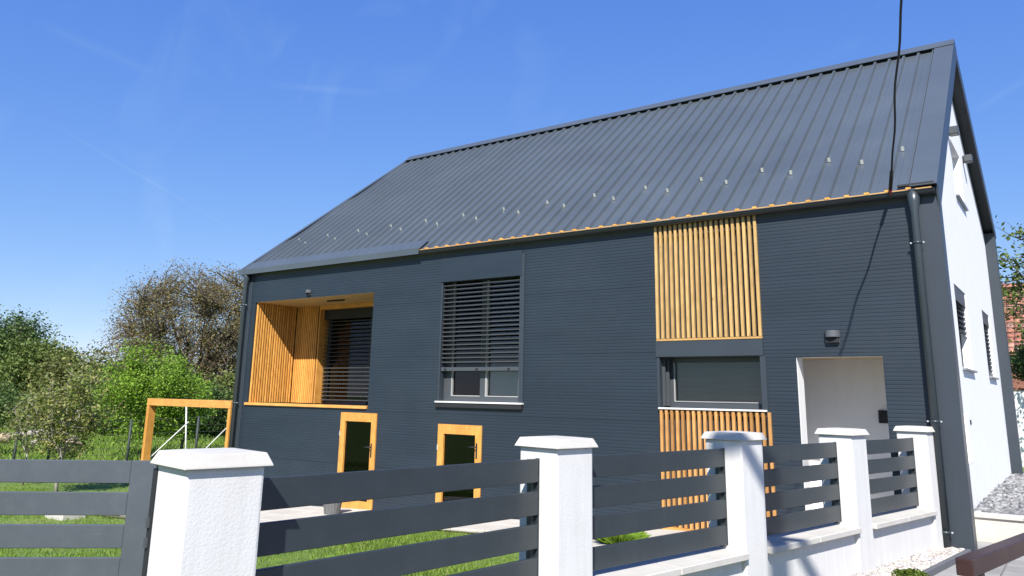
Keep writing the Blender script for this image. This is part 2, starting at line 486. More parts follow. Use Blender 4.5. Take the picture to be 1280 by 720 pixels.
def obox(name, a, b, w, z0, z1, mat, parent=None, bev=0.0, side=0.0, seg=1):
    """upright box along the ground line a->b, thickness w, shifted sideways"""
    a = Vector((a[0], a[1])); b = Vector((b[0], b[1]))
    d = (b-a).normalized(); n = Vector((-d.y, d.x))
    P = [a+n*(side-w/2), a+n*(side+w/2), b+n*(side-w/2), b+n*(side+w/2)]
    return mesh_obj(name, [(p.x, p.y, z) for p in P for z in (z0, z1)], BF, mat, parent, bev=bev, seg=seg)
def tube_geo(pts, rad, n=8, V=None, Fc=None, cap=True):
    V = [] if V is None else V
    Fc = [] if Fc is None else Fc
    pts = [Vector(p) for p in pts]
    rads = rad if isinstance(rad, (list, tuple)) else [rad]*len(pts)
    k0 = len(V)
    ref = None
    for i, p in enumerate(pts):
        t = (pts[min(i+1, len(pts)-1)]-pts[max(i-1, 0)])
        t = t.normalized() if t.length > 1e-9 else Vector((0, 0, 1))
        if ref is None:
            ref = Vector((0, 0, 1)) if abs(t.z) < 0.9 else Vector((1, 0, 0))
        a = t.cross(ref).normalized()
        b = a.cross(t).normalized()
        ref = b
        for j in range(n):
            q = p + (a*math.cos(2*math.pi*j/n)+b*math.sin(2*math.pi*j/n))*rads[i]
            V.append((q.x, q.y, q.z))
    for i in range(len(pts)-1):
        for j in range(n):
            A = k0+i*n+j; B = k0+i*n+(j+1) % n
            Fc.append((A, B, B+n, A+n))
    if cap:
        Fc.append(tuple(k0+j for j in range(n))[::-1])
        Fc.append(tuple(k0+(len(pts)-1)*n+j for j in range(n)))
    return V, Fc
def tube(name, pts, rad, mat, parent=None, n=10, smooth=True):
    V, Fc = tube_geo(pts, rad, n)
    return mesh_obj(name, V, Fc, mat, parent, smooth=smooth)
def extrude_x(name, prof, x0, x1, mat, parent=None, closed=True):
    """profile of (y, z) points extruded along x"""
    n = len(prof)
    V = [(x0, y, z) for y, z in prof]+[(x1, y, z) for y, z in prof]
    Fc = [(i, (i+1) % n, (i+1) % n+n, i+n) for i in range(n if closed else n-1)]
    if closed:
        Fc += [tuple(range(n))[::-1], tuple(range(n, 2*n))]
    return mesh_obj(name, V, Fc, mat, parent)

# ---------------------------------------------------------------- terrain
def gz(x, y):
    """height of the ground: street level by the fence, falling gently to the garden on the left"""
    h = 0.98+0.048*x
    h = min(h, 0.93)
    if h < 0.40:
        h = 0.40-0.16*(1-math.exp(-(0.40-h)/0.16))
    return h
def ground_sheet():
    xs = [-700, -300, -150, -90, -60, -45]+list(np.arange(-36, 4.1, 1.0))+[8, 15, 30, 60, 120, 300, 700]
    ys = [-400, -150, -60, -30, -20]+list(np.arange(-14, 14.1, 2.0))+[18, 25, 35, 50, 80, 140, 300, 900]
    V = [(x, y, gz(x, y)-0.05) for x in xs for y in ys]
    n = len(ys)
    Fc = [(i*n+j, (i+1)*n+j, (i+1)*n+j+1, i*n+j+1) for i in range(len(xs)-1) for j in range(n-1)]
    o = mesh_obj('ground', V, Fc, 'field', smooth=True, recenter=False)
    tag(o, 'green meadow and lawn ground sheet around the dark house', 'ground', kind='structure')
ground_sheet()

# fence geometry: near (street side, camera side) corners of the pillar caps
FD = Vector((math.cos(R(79.0)), math.sin(R(79.0)), 0))
FN = Vector((-FD.y, FD.x, 0))
NEAR = [(-1.790, -8.508), (-1.494, -6.200), (-1.068, -4.160), (-0.680, -2.220), (-0.300, -0.330)]
CEN = [Vector((x, y, 0))+FD*0.19+FN*0.19 for x, y in NEAR]

# street and pavement on the right of the fence
def sheet(name, poly, z, mat, label, cat):
    V = [(x, y, z) for x, y in poly]
    o = mesh_obj(name, V, [tuple(range(len(poly)))], mat)
    return tag(o, label, cat, kind='structure')
sheet('street', [(-3.6, -40), (60, -40), (60, 60), (3.2, 60), (3.2, 8), (3.0, -2), (-1.3, -9.2)], 0.905, 'asphalt', 'grey asphalt street beside the white boundary wall', 'street')
pv = sheet('pavement', [(-1.2, -9.0), (3.0, -9.2), (3.2, 1.1), (-0.15, 1.1), (-0.15, 0.0)], 0.925, 'walk', 'grey block pavement along the boundary wall', 'pavement')
pav = box('paver', 0, 0.19, 0, 0.39, 0.0, 0.03, 'walk', pv, bev=0.006)
pav.location = (0.22, -2.9, 0.943)
k = 0
for i in range(14):
    for j in range(11):
        if i == 0 and j == 0:
            continue
        x = 0.12+0.1+i*0.205; y = -3.2+0.2+j*0.405+(0.2 if i % 2 else 0)
        if y > 0.85:
            continue
        piece('paver', pav, (x, y, 0.943), pv)

# ---------------------------------------------------------------- the house
HX0, HY1 = -13.36, 8.70
KR = 0.8123                                          # slope of the near roof plane
def rz(y): return 5.12+KR*(y+0.05)
RIDGE_Y, RIDGE_Z = 4.345, 8.69
house = root('modern_house', (-6.7, 4.3, 0.6), 'dark anthracite clad modern house with steep ribbed metal roof and larch slats', 'house')

# openings in the front cladding (x0, x1, z0, z1)
OPEN = [(-13.05, -9.50, 2.30, 4.40), (-7.81, -6.10, 2.42, 4.47), (-10.17, -9.237, 0.2, 2.19), (-7.775, -6.848, 0.2, 2.06),
        (-3.726, -2.215, 0.2, 5.07), (-1.796, -0.7706, 0.2, 3.094)]
CLX0, CLX1, CLZ0, CLZ1 = HX0+0.14, -0.305, 0.30, 5.09
def free_spans(za, zb):
    sp = [(CLX0, CLX1)]
    for x0, x1, z0, z1 in OPEN:
        if z0 < zb-1e-6 and z1 > za+1e-6:
            nsp = []
            for a, b in sp:
                if x1 <= a or x0 >= b:
                    nsp.append((a, b))
                else:
                    if x0 > a: nsp.append((a, x0))
                    if x1 < b: nsp.append((x1, b))
            sp = nsp
    return sp
PITCH_R = 0.0479
rows = 5
row_h = (CLZ1-CLZ0)/rows
def row_profile(z0, z1):
    n = round((z1-z0)/PITCH_R)
    p = (z1-z0)/n
    pr = []
    for i in range(n):
        a = z0+i*p
        g, d = (0.010, 0.0045) if i == 0 else (0.009, 0.0035)
        pr += [(a, 0.0+d), (a+g, 0.0+d), (a+g+0.004, 0.0), (a+p-0.004, 0.0)]
    pr.append((z1, 0.0))
    return pr
for r in range(rows):
    z0 = CLZ0+r*row_h; z1 = z0+row_h
    prof = row_profile(z0, z1)
    cuts = sorted({z0, z1} | {z for o in OPEN for z in o[2:] if z0 < z < z1})
    parts = []                                       # connected pieces of this row of panels
    for ca, cb in zip(cuts[:-1], cuts[1:]):
        seg = []
        for (za, ya), (zb, yb) in zip(prof[:-1], prof[1:]):
            lo, hi = max(za, ca), min(zb, cb)
            if hi-lo < 1e-6:
                continue
            f = lambda z: ya+(yb-ya)*((z-za)/(zb-za) if zb > za else 0)
            if not seg: seg.append((lo, f(lo)))
            if abs(seg[-1][1]-f(lo)) > 1e-6: seg.append((lo, f(lo)))
            seg.append((hi, f(hi)))
        for a, b in free_spans(ca, cb):
            rect = (a, b, ca, cb, seg)
            near_ = [p for p in parts if any(abs(q[3]-ca) < 1e-6 and q[0] < b and q[1] > a for q in p)]
            new = [rect]
            for p in near_:
                new = p+new
                parts.remove(p)
            parts.append(new)
    for p in parts:
        V, Fc = [], []
        for a, b, ca, cb, seg in p:
            kk = len(V)
            m = len(seg)
            V += [(a, y, z) for z, y in seg]+[(b, y, z) for z, y in seg]
            Fc += [(kk+i, kk+m+i, kk+m+i+1, kk+i+1) for i in range(m-1)]
            k2 = len(V)
            V += [(a, 0.10, ca), (b, 0.10, ca), (b, 0.10, cb), (a, 0.10, cb)]
            Fc += [(k2, k2+1, k2+2, k2+3), (kk, k2, k2+3, kk+m-1), (kk+m, kk+2*m-1, k2+2, k2+1)]
        mesh_obj('cladding_panel', V, Fc, 'clad', house)

# corner trims
box('corner_shade_strip', HX0-0.075, HX0-0.002, 0.01, 0.12, 0.25, 5.05, 'black', house)  # added black strip for the shaded gap beside the downpipe
box('corner_trim', HX0, CLX0-0.002, -0.006, 0.12, 0.30, 5.09, 'trim', house, bev=0.004)
box('corner_fin', CLX1+0.002, 0.0, -0.012, 0.25, 0.90, 5.12, 'trim', house, bev=0.005)
box('corner_fin', -0.30, 0.0, 8.70, 8.95, 0.9, 6.10, 'trim', house, bev=0.005)

# gable wall (white), with three window recesses
GX = -0.19
def gable():
    W = [(2.42, 3.80, 3.045, 4.245), (6.28, 7.62, 3.045, 4.245), (4.03, 5.30, 5.93, 6.90)]
    # wall outline in (y, z)
    def top(y):
        return (rz(y)-0.33) if y < RIDGE_Y else (8.42-(y-RIDGE_Y)*0.545)
    ys = sorted({0.10, 8.70, RIDGE_Y} | {w[0] for w in W} | {w[1] for w in W})
    V, Fc = [], []
    def quad(p):
        k = len(V); V.extend(p); Fc.append(tuple(range(k, k+len(p))))
    for y0, y1 in zip(ys[:-1], ys[1:]):
        ws = sorted([w for w in W if w[0] <= y0+1e-6 and w[1] >= y1-1e-6], key=lambda w: w[2])
        z = 0.9
        for w in ws:
            quad([(GX, y0, z), (GX, y1, z), (GX, y1, w[2]), (GX, y0, w[2])])
            z = w[3]
        quad([(GX, y0, z), (GX, y1, z), (GX, y1, top(y1)), (GX, y0, top(y0))])
    for y0, y1, z0, z1 in W:                          # reveals
        d = GX-0.16
        quad([(GX, y0, z0), (GX, y0, z1), (d, y0, z1), (d, y0, z0)])
        quad([(GX, y1, z0), (d, y1, z0), (d, y1, z1), (GX, y1, z1)])
        quad([(GX, y0, z1), (GX, y1, z1), (d, y1, z1), (d, y0, z1)])
        quad([(GX, y0, z0), (d, y0, z0), (d, y1, z0), (GX, y1, z0)])
    mesh_obj('gable_wall', V, Fc, 'smooth', house)
    for i, (y0, y1, z0, z1) in enumerate(W):
        d = GX-0.12
        w = boxes('window', [(d-0.05, d, y0, y0+0.07, z0, z1), (d-0.05, d, y1-0.07, y1, z0, z1), (d-0.05, d, y0+0.07, y1-0.07, z0, z0+0.07), (d-0.05, d, y0+0.07, y1-0.07, z1-0.07, z1)], 'frame' if i < 2 else 'sill', house)
        box('pane', d-0.03, d-0.02, y0+0.07, y1-0.07, z0+0.07, z1-0.07, 'glass', w)
        box('sill', GX-0.155, GX+0.05, y0-0.03, y1+0.03, z0-0.03, z0-0.004, 'sillg', w)
        if i < 2:
            box('blind_box', d+0.002, GX-0.012, y0+0.003, y1-0.003, z1-0.22, z1-0.003, 'frame', w)
            n = 14
            stop = z0+0.55 if i == 0 else z0+0.05
            first = None
            zz = z1-0.27
            while zz > stop:
                if first is None:
                    first = mesh_obj('blind_slat', [(d+0.015, y0+0.02, zz+0.012), (GX-0.02, y0+0.02, zz-0.012), (GX-0.02, y1-0.02, zz-0.012), (d+0.015, y1-0.02, zz+0.012), (d+0.015, y0+0.02, zz+0.016), (GX-0.02, y0+0.02, zz-0.008), (GX-0.02, y1-0.02, zz-0.008), (d+0.015, y1-0.02, zz+0.016)],
                                     [(0, 1, 2, 3), (7, 6, 5, 4), (0, 4, 5, 1), (1, 5, 6, 2), (2, 6, 7, 3), (3, 7, 4, 0)], 'blind', w)
                    f0 = first.location.copy(); zz0 = zz
                else:
                    piece('blind_slat', first, f0+Vector((0, 0, zz-zz0)), w)
                zz -= 0.075
gable()
# closing walls that the camera does not face
mesh_obj('back_wall', [(-12.25, 8.94, 0.2), (-0.31, 8.94, 0.2), (-0.31, 8.94, 6.0), (-12.25, 8.94, 6.0), (-12.25, 8.74, 0.2), (-0.31, 8.74, 0.2), (-0.31, 8.74, 6.0), (-12.25, 8.74, 6.0)],
         [(0, 1, 2, 3), (7, 6, 5, 4), (0, 4, 5, 1), (1, 5, 6, 2), (2, 6, 7, 3), (3, 7, 4, 0)], 'smooth', house)
V = [(HX0+0.001, 0.125, 0.2), (-12.25, 8.735, 0.2), (-12.25, 8.735, 6.05), (-12.80, RIDGE_Y, 8.40), (HX0+0.001, 0.125, 4.95)]
V += [(x+0.15, y, z) for x, y, z in V]
mesh_obj('end_wall', V, [(0, 1, 2, 3, 4), (9, 8, 7, 6, 5)]+[(i, (i+1) % 5, (i+1) % 5+5, i+5) for i in range(5)], 'clad', house)
box('ground_slab', -12.2, -0.4, 0.12, 8.6, 0.1, 0.52, 'interior', house)
box('inner_floor', -12.9, -2.3, 0.3, 8.6, 2.18, 2.26, 'interior', house)
box('inner_partition', -12.0, -0.4, 3.4, 3.5, 0.2, 5.6, 'interior', house)

# ---- roof
def left_x(y):                                       # the left gable end is not square to the front
    return -13.50+(y+0.10)/(RIDGE_Y+0.10)*0.66
def left_y(x):
    return -0.10+(x+13.50)/0.66*(RIDGE_Y+0.10)
roof = extrude_x('roof', [(-0.06, rz(-0.06)-0.05), (RIDGE_Y, RIDGE_Z-0.06), (8.98, 6.14), (8.98, 6.04), (RIDGE_Y, 8.43), (0.02, rz(0.02)-0.33), (-0.01, 5.0)], -12.86, -0.02, 'soffit', house)
V = [(-13.48, -0.06, rz(-0.06)-0.05), (-12.862, RIDGE_Y, RIDGE_Z-0.06), (-12.862, -0.06, rz(-0.06)-0.05), (-13.46, -0.01, 5.0), (-12.862, RIDGE_Y, 8.43), (-12.862, -0.01, 5.0)]
mesh_obj('roof_corner', V, [(0, 1, 2), (5, 4, 3), (0, 3, 4, 1), (1, 4, 5, 2), (2, 5, 3, 0)], 'soffit', roof)
RIBP, RIB0, RIBH = 0.2368, -0.302, 0.044
EY0, EY1 = -0.10, RIDGE_Y-0.02
def roof_pt(x, y, h):
    nrm = Vector((0, -KR, 1)).normalized()
    return (x, y+nrm.y*h, rz(y)+nrm.z*h)
def roof_panel(cols):
    """cols: (x, h) profile across the panel"""
    V, Fc = [], []
    pc = []
    for x, h in cols:
        y1 = EY1
        if x < -12.84:
            y1 = min(EY1, left_y(x)-0.02)
        if x < -13.49 or y1 < EY0+0.02:
            continue
        pc.append((x, h, y1))
    for x, h, y1 in pc:
        V += [roof_pt(x, EY0, h), roof_pt(x, y1, h), roof_pt(x, EY0, h-0.012), roof_pt(x, y1, h-0.012)]
    for i in range(len(pc)-1):
        a, b = 4*i, 4*i+4
        Fc += [(a, a+1, b+1, b), (a+2, b+2, b+3, a+3), (a, b, b+2, a+2)]
    if len(pc) > 1:
        mesh_obj('roof_panel', V, Fc, 'roof', roof)
nr = int((13.5+RIB0)/RIBP)+1
ribs_x = [RIB0-i*RIBP for i in range(nr+1)]
for p0 in range(0, nr, 4):
    cols = []
    for i in range(p0, min(p0+4, nr)):
        x = ribs_x[i]
        if i == p0:
            cols.append((x+0.001, RIBH))
        else:
            cols += [(x+0.034, 0), (x+0.016, RIBH)]
        cols += [(x-0.016, RIBH), (x-0.030, 0), (x-0.115, 0.0), (x-0.122, 0.004), (x-0.130, 0.0)]
    xe = ribs_x[min(p0+4, nr)]
    cols += [(xe+0.034, 0), (xe+0.016, RIBH), (xe+0.002, RIBH)]
    roof_panel(cols)
# far slope: ribbed sheets too
def far_z(y): return RIDGE_Z-0.02-(y-RIDGE_Y)*0.545
for p0 in range(13):
    xa = -0.03-p0*0.95; xb = max(xa-0.948, -12.85)
    V, Fc = [], []
    cols = [(xa, 0)]
    for q in range(4):
        x = xa-0.12-q*0.2368
        if x-0.03 < xb: break
        cols += [(x+0.03, 0), (x+0.013, RIBH), (x-0.013, RIBH), (x-0.03, 0)]
    cols.append((xb, 0))
    for x, h in cols:
        V += [(x, RIDGE_Y+0.02, far_z(RIDGE_Y+0.02)+h), (x, 9.05, far_z(9.05)+h), (x, RIDGE_Y+0.02, far_z(RIDGE_Y+0.02)+h-.012), (x, 9.05, far_z(9.05)+h-.012)]
    for i in range(len(cols)-1):
        a, b = 4*i, 4*i+4
        Fc += [(a, b, b+1, a+1), (a+2, a+3, b+3, b+2), (a+1, b+1, b+3, a+3)]
    mesh_obj('roof_panel', V, Fc, 'roof', roof)
# verge flashings, ridge cap
def strip(name, pa, pb, mat, parent, thick=0.004):
    """strip between two polylines"""
    n = len(pa)
    V = list(pa)+list(pb)
    Fc = [(i, i+1, n+i+1, n+i) for i in range(n-1)]
    return mesh_obj(name, V, Fc, mat, parent)
def slab_yz(name, prof, x0, x1, mat, parent):
    return extrude_x(name, prof, x0, x1, mat, parent)
nrm = Vector((0, -KR, 1)).normalized()
def off(y, h): return (y+nrm.y*h, rz(y)+nrm.z*h)
slab_yz('verge_flashing', [off(-0.11, 0.046), off(RIDGE_Y-0.01, 0.046), off(RIDGE_Y-0.01, 0.058), off(-0.11, 0.058)], -0.285, 0.012, 'roof', roof)
slab_yz('verge_fascia', [off(-0.10, 0.034), off(RIDGE_Y+0.02, 0.034), (RIDGE_Y+0.02, 8.40), (0.0, rz(0)-0.36), (-0.06, 5.10)], -0.012, 0.010, 'trim', roof)
slab_yz('verge_fascia', [(RIDGE_Y+0.022, RIDGE_Z+0.02), (9.03, far_z(9.03)+0.04), (9.03, 6.02), (8.72, 6.03), (RIDGE_Y+0.022, 8.40)], -0.012, 0.010, 'trim', roof)
V = []
for y in (-0.10, RIDGE_Y):
    x = left_x(y)
    for dx, h in ((-0.05, -0.12), (-0.05, 0.05), (0.05, 0.05), (0.05, 0.036)):
        q = roof_pt(x+dx, y, h); V.append(q)
mesh_obj('verge_flashing', V, [(0, 4, 5, 1), (1, 5, 6, 2), (2, 6, 7, 3), (0, 3, 7, 4), (0, 1, 2, 3), (7, 6, 5, 4)], 'roof', roof)
slab_yz('ridge_cap', [off(RIDGE_Y-0.17, 0.060), off(RIDGE_Y-0.17, 0.072), (RIDGE_Y, RIDGE_Z+0.095), (RIDGE_Y+0.2, far_z(RIDGE_Y+0.2)+0.072), (RIDGE_Y+0.2, far_z(RIDGE_Y+0.2)+0.06), (RIDGE_Y, RIDGE_Z+0.08)], -12.86, 0.012, 'roof', roof)
slab_yz('ridge_closure', [off(RIDGE_Y-0.12, 0.0), off(RIDGE_Y-0.12, 0.03), off(RIDGE_Y-0.03, 0.05), off(RIDGE_Y-0.03, 0.0)], -12.80, -0.03, 'black', roof)
# eave: timber batten with foam fillers on the unfinished right part, wide drip flashing on the left part
XF = -8.28
box('eave_batten', XF+0.01, -0.05, -0.132, -0.102, 5.040, 5.084, 'palex', roof)
fil = None
for x in ribs_x:
    if x < XF+0.05: continue
    q = roof_pt(x, EY0, 0.012)
    if fil is None:
        fil = box('eave_filler', x-0.030, x+0.030, EY0-0.036, EY0+0.02, q[2]-0.014, q[2]+0.016, 'wood', roof, bev=0.004)
        fl = fil.location.copy(); fx = x
    else:
        piece('eave_filler', fil, fl+Vector((x-fx, 0, 0)), roof)
box('loose_flashing', -0.42, -0.02, -0.135, -0.06, 5.125, 5.150, 'black', roof)
fpr = [off(0.14, 0.040), off(-0.12, 0.040), (-0.150, 5.112), (-0.150, 5.000), (-0.142, 5.000), (-0.142, 5.095), off(-0.11, 0.030), off(0.14, 0.034)]
slab_yz('drip_flashing', fpr, -13.56, XF, 'roof', roof)
# gutter: half-round channel
gp = []
for a in range(0, 181, 15):
    gp.append((-0.066-0.060*math.cos(R(a)), 5.058-0.060*math.sin(R(a))))
gp2 = [(-0.066-0.054*math.cos(R(a)), 5.058-0.054*math.sin(R(a))) for a in range(180, -1, -15)]
gpp = [(y-0.012, z) for y, z in gp+gp2]
gut = extrude_x('gutter', gpp, -13.52, -0.02, 'gutter', house)
tube('gutter_bead', [(-13.52, -0.140, 5.060), (-0.02, -0.140, 5.060)], 0.008, 'gutter', gut)
for x in (-13.52, -0.02):
    mesh_obj('gutter_end', [(x, y-0.012, z) for y, z in gp]+[(x+0.003, y-0.012, z) for y, z in gp], [tuple(range(13)), tuple(range(25, 12, -1))]+[(i, i+1, i+14, i+13) for i in range(12)], 'gutter', gut)
box('eave_soffit', -13.45, -0.02, -0.012, 0.02, 5.092, 5.13, 'black', house)
# downpipes
def downpipe(x, y, ztop, zbot, r, brks):
    pts = [(x, -0.075, ztop+0.06), (x, -0.075, ztop-0.10), (x, y, ztop-0.22), (x, y, zbot)]
    dp = tube('downpipe', pts, [r*1.55, r*1.5, r, r], 'pipe', house, n=14)
    for zc in brks:
        c = tube('pipe_clamp', [(x, y, zc-0.014), (x, y, zc+0.014)], r*1.13, 'pipe', dp, n=14)
        for s in (-1, 1):
            box('screw', x+s*(r+0.022)-0.008, x+s*(r+0.022)+0.008, y-0.012, y+0.012, zc-0.008, zc+0.008, 'metal', dp)
    return dp
downpipe(-0.262, -0.095, 5.02, 0.93, 0.047, (4.42, 2.34, 1.15))
downpipe(-13.335, -0.085, 5.02, 0.3, 0.050, (4.35, 2.3))
# snow guards: two staggered rows of bent metal tabs
sg = None
for i in range(14):
    for dx, y in ((-0.458, 0.868), (-0.943, 0.672)):
        x = dx-i*0.9525
        if x < -12.95: continue
        p = Vector(roof_pt(x, y, 0.0))
        if sg is None:
            V = [(-0.018, 0.02, 0), (0.018, 0.02, 0), (0.018, -0.02, 0), (-0.018, -0.02, 0), (-0.018, -0.026, 0.062), (0.018, -0.026, 0.062), (-0.018, -0.020, 0.062), (0.018, -0.020, 0.062)]
            V += [(-0.018, -0.010, 0.0), (0.018, -0.010, 0.0)]
            sg = mesh_obj('snow_guard', V, [(0, 1, 2, 3), (3, 2, 5, 4), (4, 5, 7, 6), (6, 7, 9, 8), (3, 4, 6, 8), (2, 9, 7, 5)], 'metal', roof, recenter=False)
            sg.location = p; WP[sg.name] = p
            sg.rotation_euler = (math.atan(KR)*0.35, 0, 0)
        else:
            piece('snow_guard', sg, p, roof, rot=(math.atan(KR)*0.35, 0, 0))

# ---- reveals round the openings
def reveal(x0, x1, z0, z1, d, mat, parent, t=0.02, bottom=True, name='reveal', yf=0.012):
    e = 0.002
    L = [(x0-t, x0+e, yf, d, z0+e, z1-e), (x1-e, x1+t, yf, d, z0+e, z1-e), (x0-t, x1+t, yf, d, z1-e, z1+t)]
    if bottom: L.append((x0-t, x1+t, yf, d, z0-t, z0+e))
    return boxes(name, L, mat, parent)
# ---- loggia
LX0, LX1, LZ0, LZ1, LD = -13.05, -9.50, 2.30, 4.40, 1.10
lg = boxes('loggia', [(LX0-0.05, LX0-0.002, 0.11, LD+0.35, LZ0, LZ1), (LX1+0.002, LX1+0.05, 0.11, LD+0.35, LZ0, LZ1), (LX0-0.05, LX1+0.05, 0.205, LD+0.35, LZ0-0.10, LZ0-0.002), (LX0, -12.28, LD+0.03, LD+0.10, LZ0, LZ1)], 'shaded_lining', house)
box('ceiling_board', LX0, LX1, 0.004, LD+0.40, LZ1, LZ1+0.03, 'ceil', lg)
box('sill_board', LX0-0.05, LX1-0.01, -0.035, 0.20, LZ0-0.040, LZ0+0.012, 'woodx', lg, bev=0.004)
s0 = None
n = 17
for i in range(n):                                    # slats on the left cheek
    y = 0.03+(i+0.5)*(LD-0.04)/n
    if s0 is None:
        s0 = box('slat', LX0-0.001, LX0+0.030, y-0.0185, y+0.0185, LZ0+0.013, LZ1-0.002, 'wood', lg, bev=0.003)
        sl0 = s0.location.copy(); y0_ = y
    else:
        piece('slat', s0, sl0+Vector((0, y-y0_, 0)), lg)
s1 = None
for i in range(12):                                   # slats on the pier at the back
    x = LX0+0.022+(i+0.5)*(0.72/12)
    if s1 is None:
        s1 = box('slat', x-0.0185, x+0.0185, LD, LD+0.029, LZ0+0.013, LZ1-0.002, 'wood', lg, bev=0.003)
        sl1 = s1.location.copy(); x0_ = x
    else:
        piece('slat', s1, sl1+Vector((x-x0_, 0, 0)), lg)
box('jamb_board', -12.27, -12.24, LD, LD+0.32, LZ0+0.013, LZ1-0.09, 'wood', lg)
box('head_board', -12.27, LX1-0.002, LD-0.0, LD+0.32, LZ1-0.088, LZ1-0.002, 'woodx', lg)
box('blind_box', -12.238, LX1-0.004, LD+0.12, LD+0.24, LZ1-0.30, LZ1-0.09, 'black', lg)
wf = boxes('window', [(-12.238, -12.16, LD+0.26, LD+0.33, LZ0, LZ1-0.09), (LX1-0.08, LX1-0.004, LD+0.26, LD+0.33, LZ0, LZ1-0.09), (-10.94, -10.84, LD+0.26, LD+0.33, LZ0, LZ1-0.09), (-12.16, LX1-0.08, LD+0.26, LD+0.33, LZ0, LZ0+0.08)], 'frame', lg)
box('pane', -12.16, -10.94, LD+0.29, LD+0.30, LZ0+0.08, LZ1-0.09, 'glass', wf)
box('pane', -10.84, LX1-0.08, LD+0.29, LD+0.30, LZ0+0.08, LZ1-0.09, 'glass', wf)
def slat_prof(x0, x1, y, z, w, tilt):
    """one external blind slat, slightly curved, with turned-down lips"""
    pr = [(-w/2, -0.012), (-w/2+0.004, -0.002), (-w/4, 0.004), (0, 0.006), (w/4, 0.004), (w/2-0.004, -0.002), (w/2, -0.012)]
    c, s = math.cos(tilt), math.sin(tilt)
    P = [(y+a*c-b*s, z+a*s+b*c) for a, b in pr]
    P2 = [(p, q-0.0035) for p, q in P[::-1]]
    return P+P2
def blind(parent, x0, x1, y, ztop, zbot, pitch, w, tilt, mat='blind'):
    first = None
    z = ztop
    while z > zbot:
        if first is None:
            first = extrude_x('blind_slat', slat_prof(x0, x1, y, z, w, tilt), x0, x1, mat, parent)
            f0 = first.location.copy(); z0 = z
        else:
            piece('blind_slat', first, f0+Vector((0, 0, z-z0)), parent)
        z -= pitch
blind(lg, -12.225, LX1-0.01, LD+0.18, LZ1-0.34, LZ0+0.03, 0.083, 0.072, R(4))
tube('ceiling_lamp', [(-11.35, 0.50, LZ1-0.012), (-10.85, 0.50, LZ1-0.012)], 0.022, 'black', lg, n=8)
# ---- window with half-lowered blind
x0, x1, z0, z1 = OPEN[1]
w1 = reveal(x0, x1, z0, z1, 0.30, 'frame', house, name='window', bottom=True)
box('blind_cover', x0-0.02, x1+0.004, -0.028, 0.010, z1-0.003, z1+0.42, 'clad', w1, bev=0.003)
box('guide_rail', x1-0.035, x1+0.05, -0.020, 0.03, z0-0.02, z1+0.36, 'trim', w1, bev=0.003)
box('guide_rail', x0-0.012, x0+0.02, -0.016, 0.09, z0-0.02, z1-0.005, 'trim', w1, bev=0.003)
box('sill', x0-0.03, x1+0.06, -0.065, 0.20, z0-0.012, z0+0.014, 'sill', w1, bev=0.003)
box('sill_drip', x0-0.035, x1+0.05, -0.050, -0.001, z0-0.085, z0-0.014, 'black', w1)
ZB = 2.98
blind(w1, x0+0.022, x1-0.037, 0.055, z1-0.055, ZB+0.04, 0.0735, 0.070, R(5))
br = box('bottom_rail', x0+0.022, x1-0.037, 0.012, 0.085, ZB-0.045, ZB+0.018, 'frame', w1, bev=0.004)
for x in (x0+0.12, (x0+x1)/2-0.05, x1-0.25):
    box('rail_clip', x-0.025, x+0.025, 0.004, 0.014, ZB-0.03, ZB, 'black', br)
xm = -6.93
boxes('frame', [(x0+0.003, x0+0.17, 0.13, 0.20, z0+0.016, z1-0.01), (x1-0.12, x1-0.003, 0.13, 0.20, z0+0.016, z1-0.01), (x0+0.17, x1-0.12, 0.13, 0.20, z0+0.016, z0+0.10), (xm-0.09, xm+0.02, 0.13, 0.20, z0+0.10, z1-0.01)], 'frame', w1)
boxes('glazing_bead', [(x0+0.17, x0+0.19, 0.125, 0.16, z0+0.10, z1-0.01), (x0+0.19, xm-0.09, 0.125, 0.16, z0+0.10, z0+0.115), (xm+0.02, xm+0.055, 0.125, 0.16, z0+0.10, z1-0.01), (x1-0.137, x1-0.12, 0.125, 0.16, z0+0.115, z1-0.01), (xm+0.055, x1-0.12, 0.125, 0.16, z0+0.10, z0+0.115)], 'framel', w1)
box('pane', x0+0.19, xm-0.09, 0.165, 0.175, z0+0.10, z1-0.01, 'glass', w1)
box('pane', xm+0.055, x1-0.12, 0.165, 0.175, z0+0.10, z1-0.01, 'clear', w1)
box('inner_shade', xm+0.05, x1-0.10, 0.215, 0.222, z0+0.09, z0+0.52, 'reveal', w1)
box('inner_curtain', x0+0.19, x0+0.34, 0.24, 0.27, z0+0.06, z1-0.05, 'ceil', w1)
# ---- upper slat screen
SX0, SX1 = -3.726, -2.215
scr = boxes('slat_screen', [(SX0-0.003, SX1+0.003, 0.085, 0.11, 3.34, 5.09)], 'soffit', house)
box('rail', SX0-0.004, SX1+0.004, -0.030, 0.02, 3.338, 3.366, 'palex', scr, bev=0.003)
box('rail', SX0-0.004, SX1+0.004, 0.012, 0.05, 4.985, 5.03, 'palex', scr, bev=0.003)
ns = 20
s2 = None
for i in range(ns):
    x = SX0+0.020+i*(SX1-SX0-0.040)/(ns-1)
    if s2 is None:
        s2 = box('slat', x-0.020, x+0.020, -0.034, 0.011, 3.368, 5.07, 'pale', scr, bev=0.003)
        l2 = s2.location.copy(); xx0 = x
    else:
        piece('slat', s2, l2+Vector((x-xx0, 0, 0)), scr)
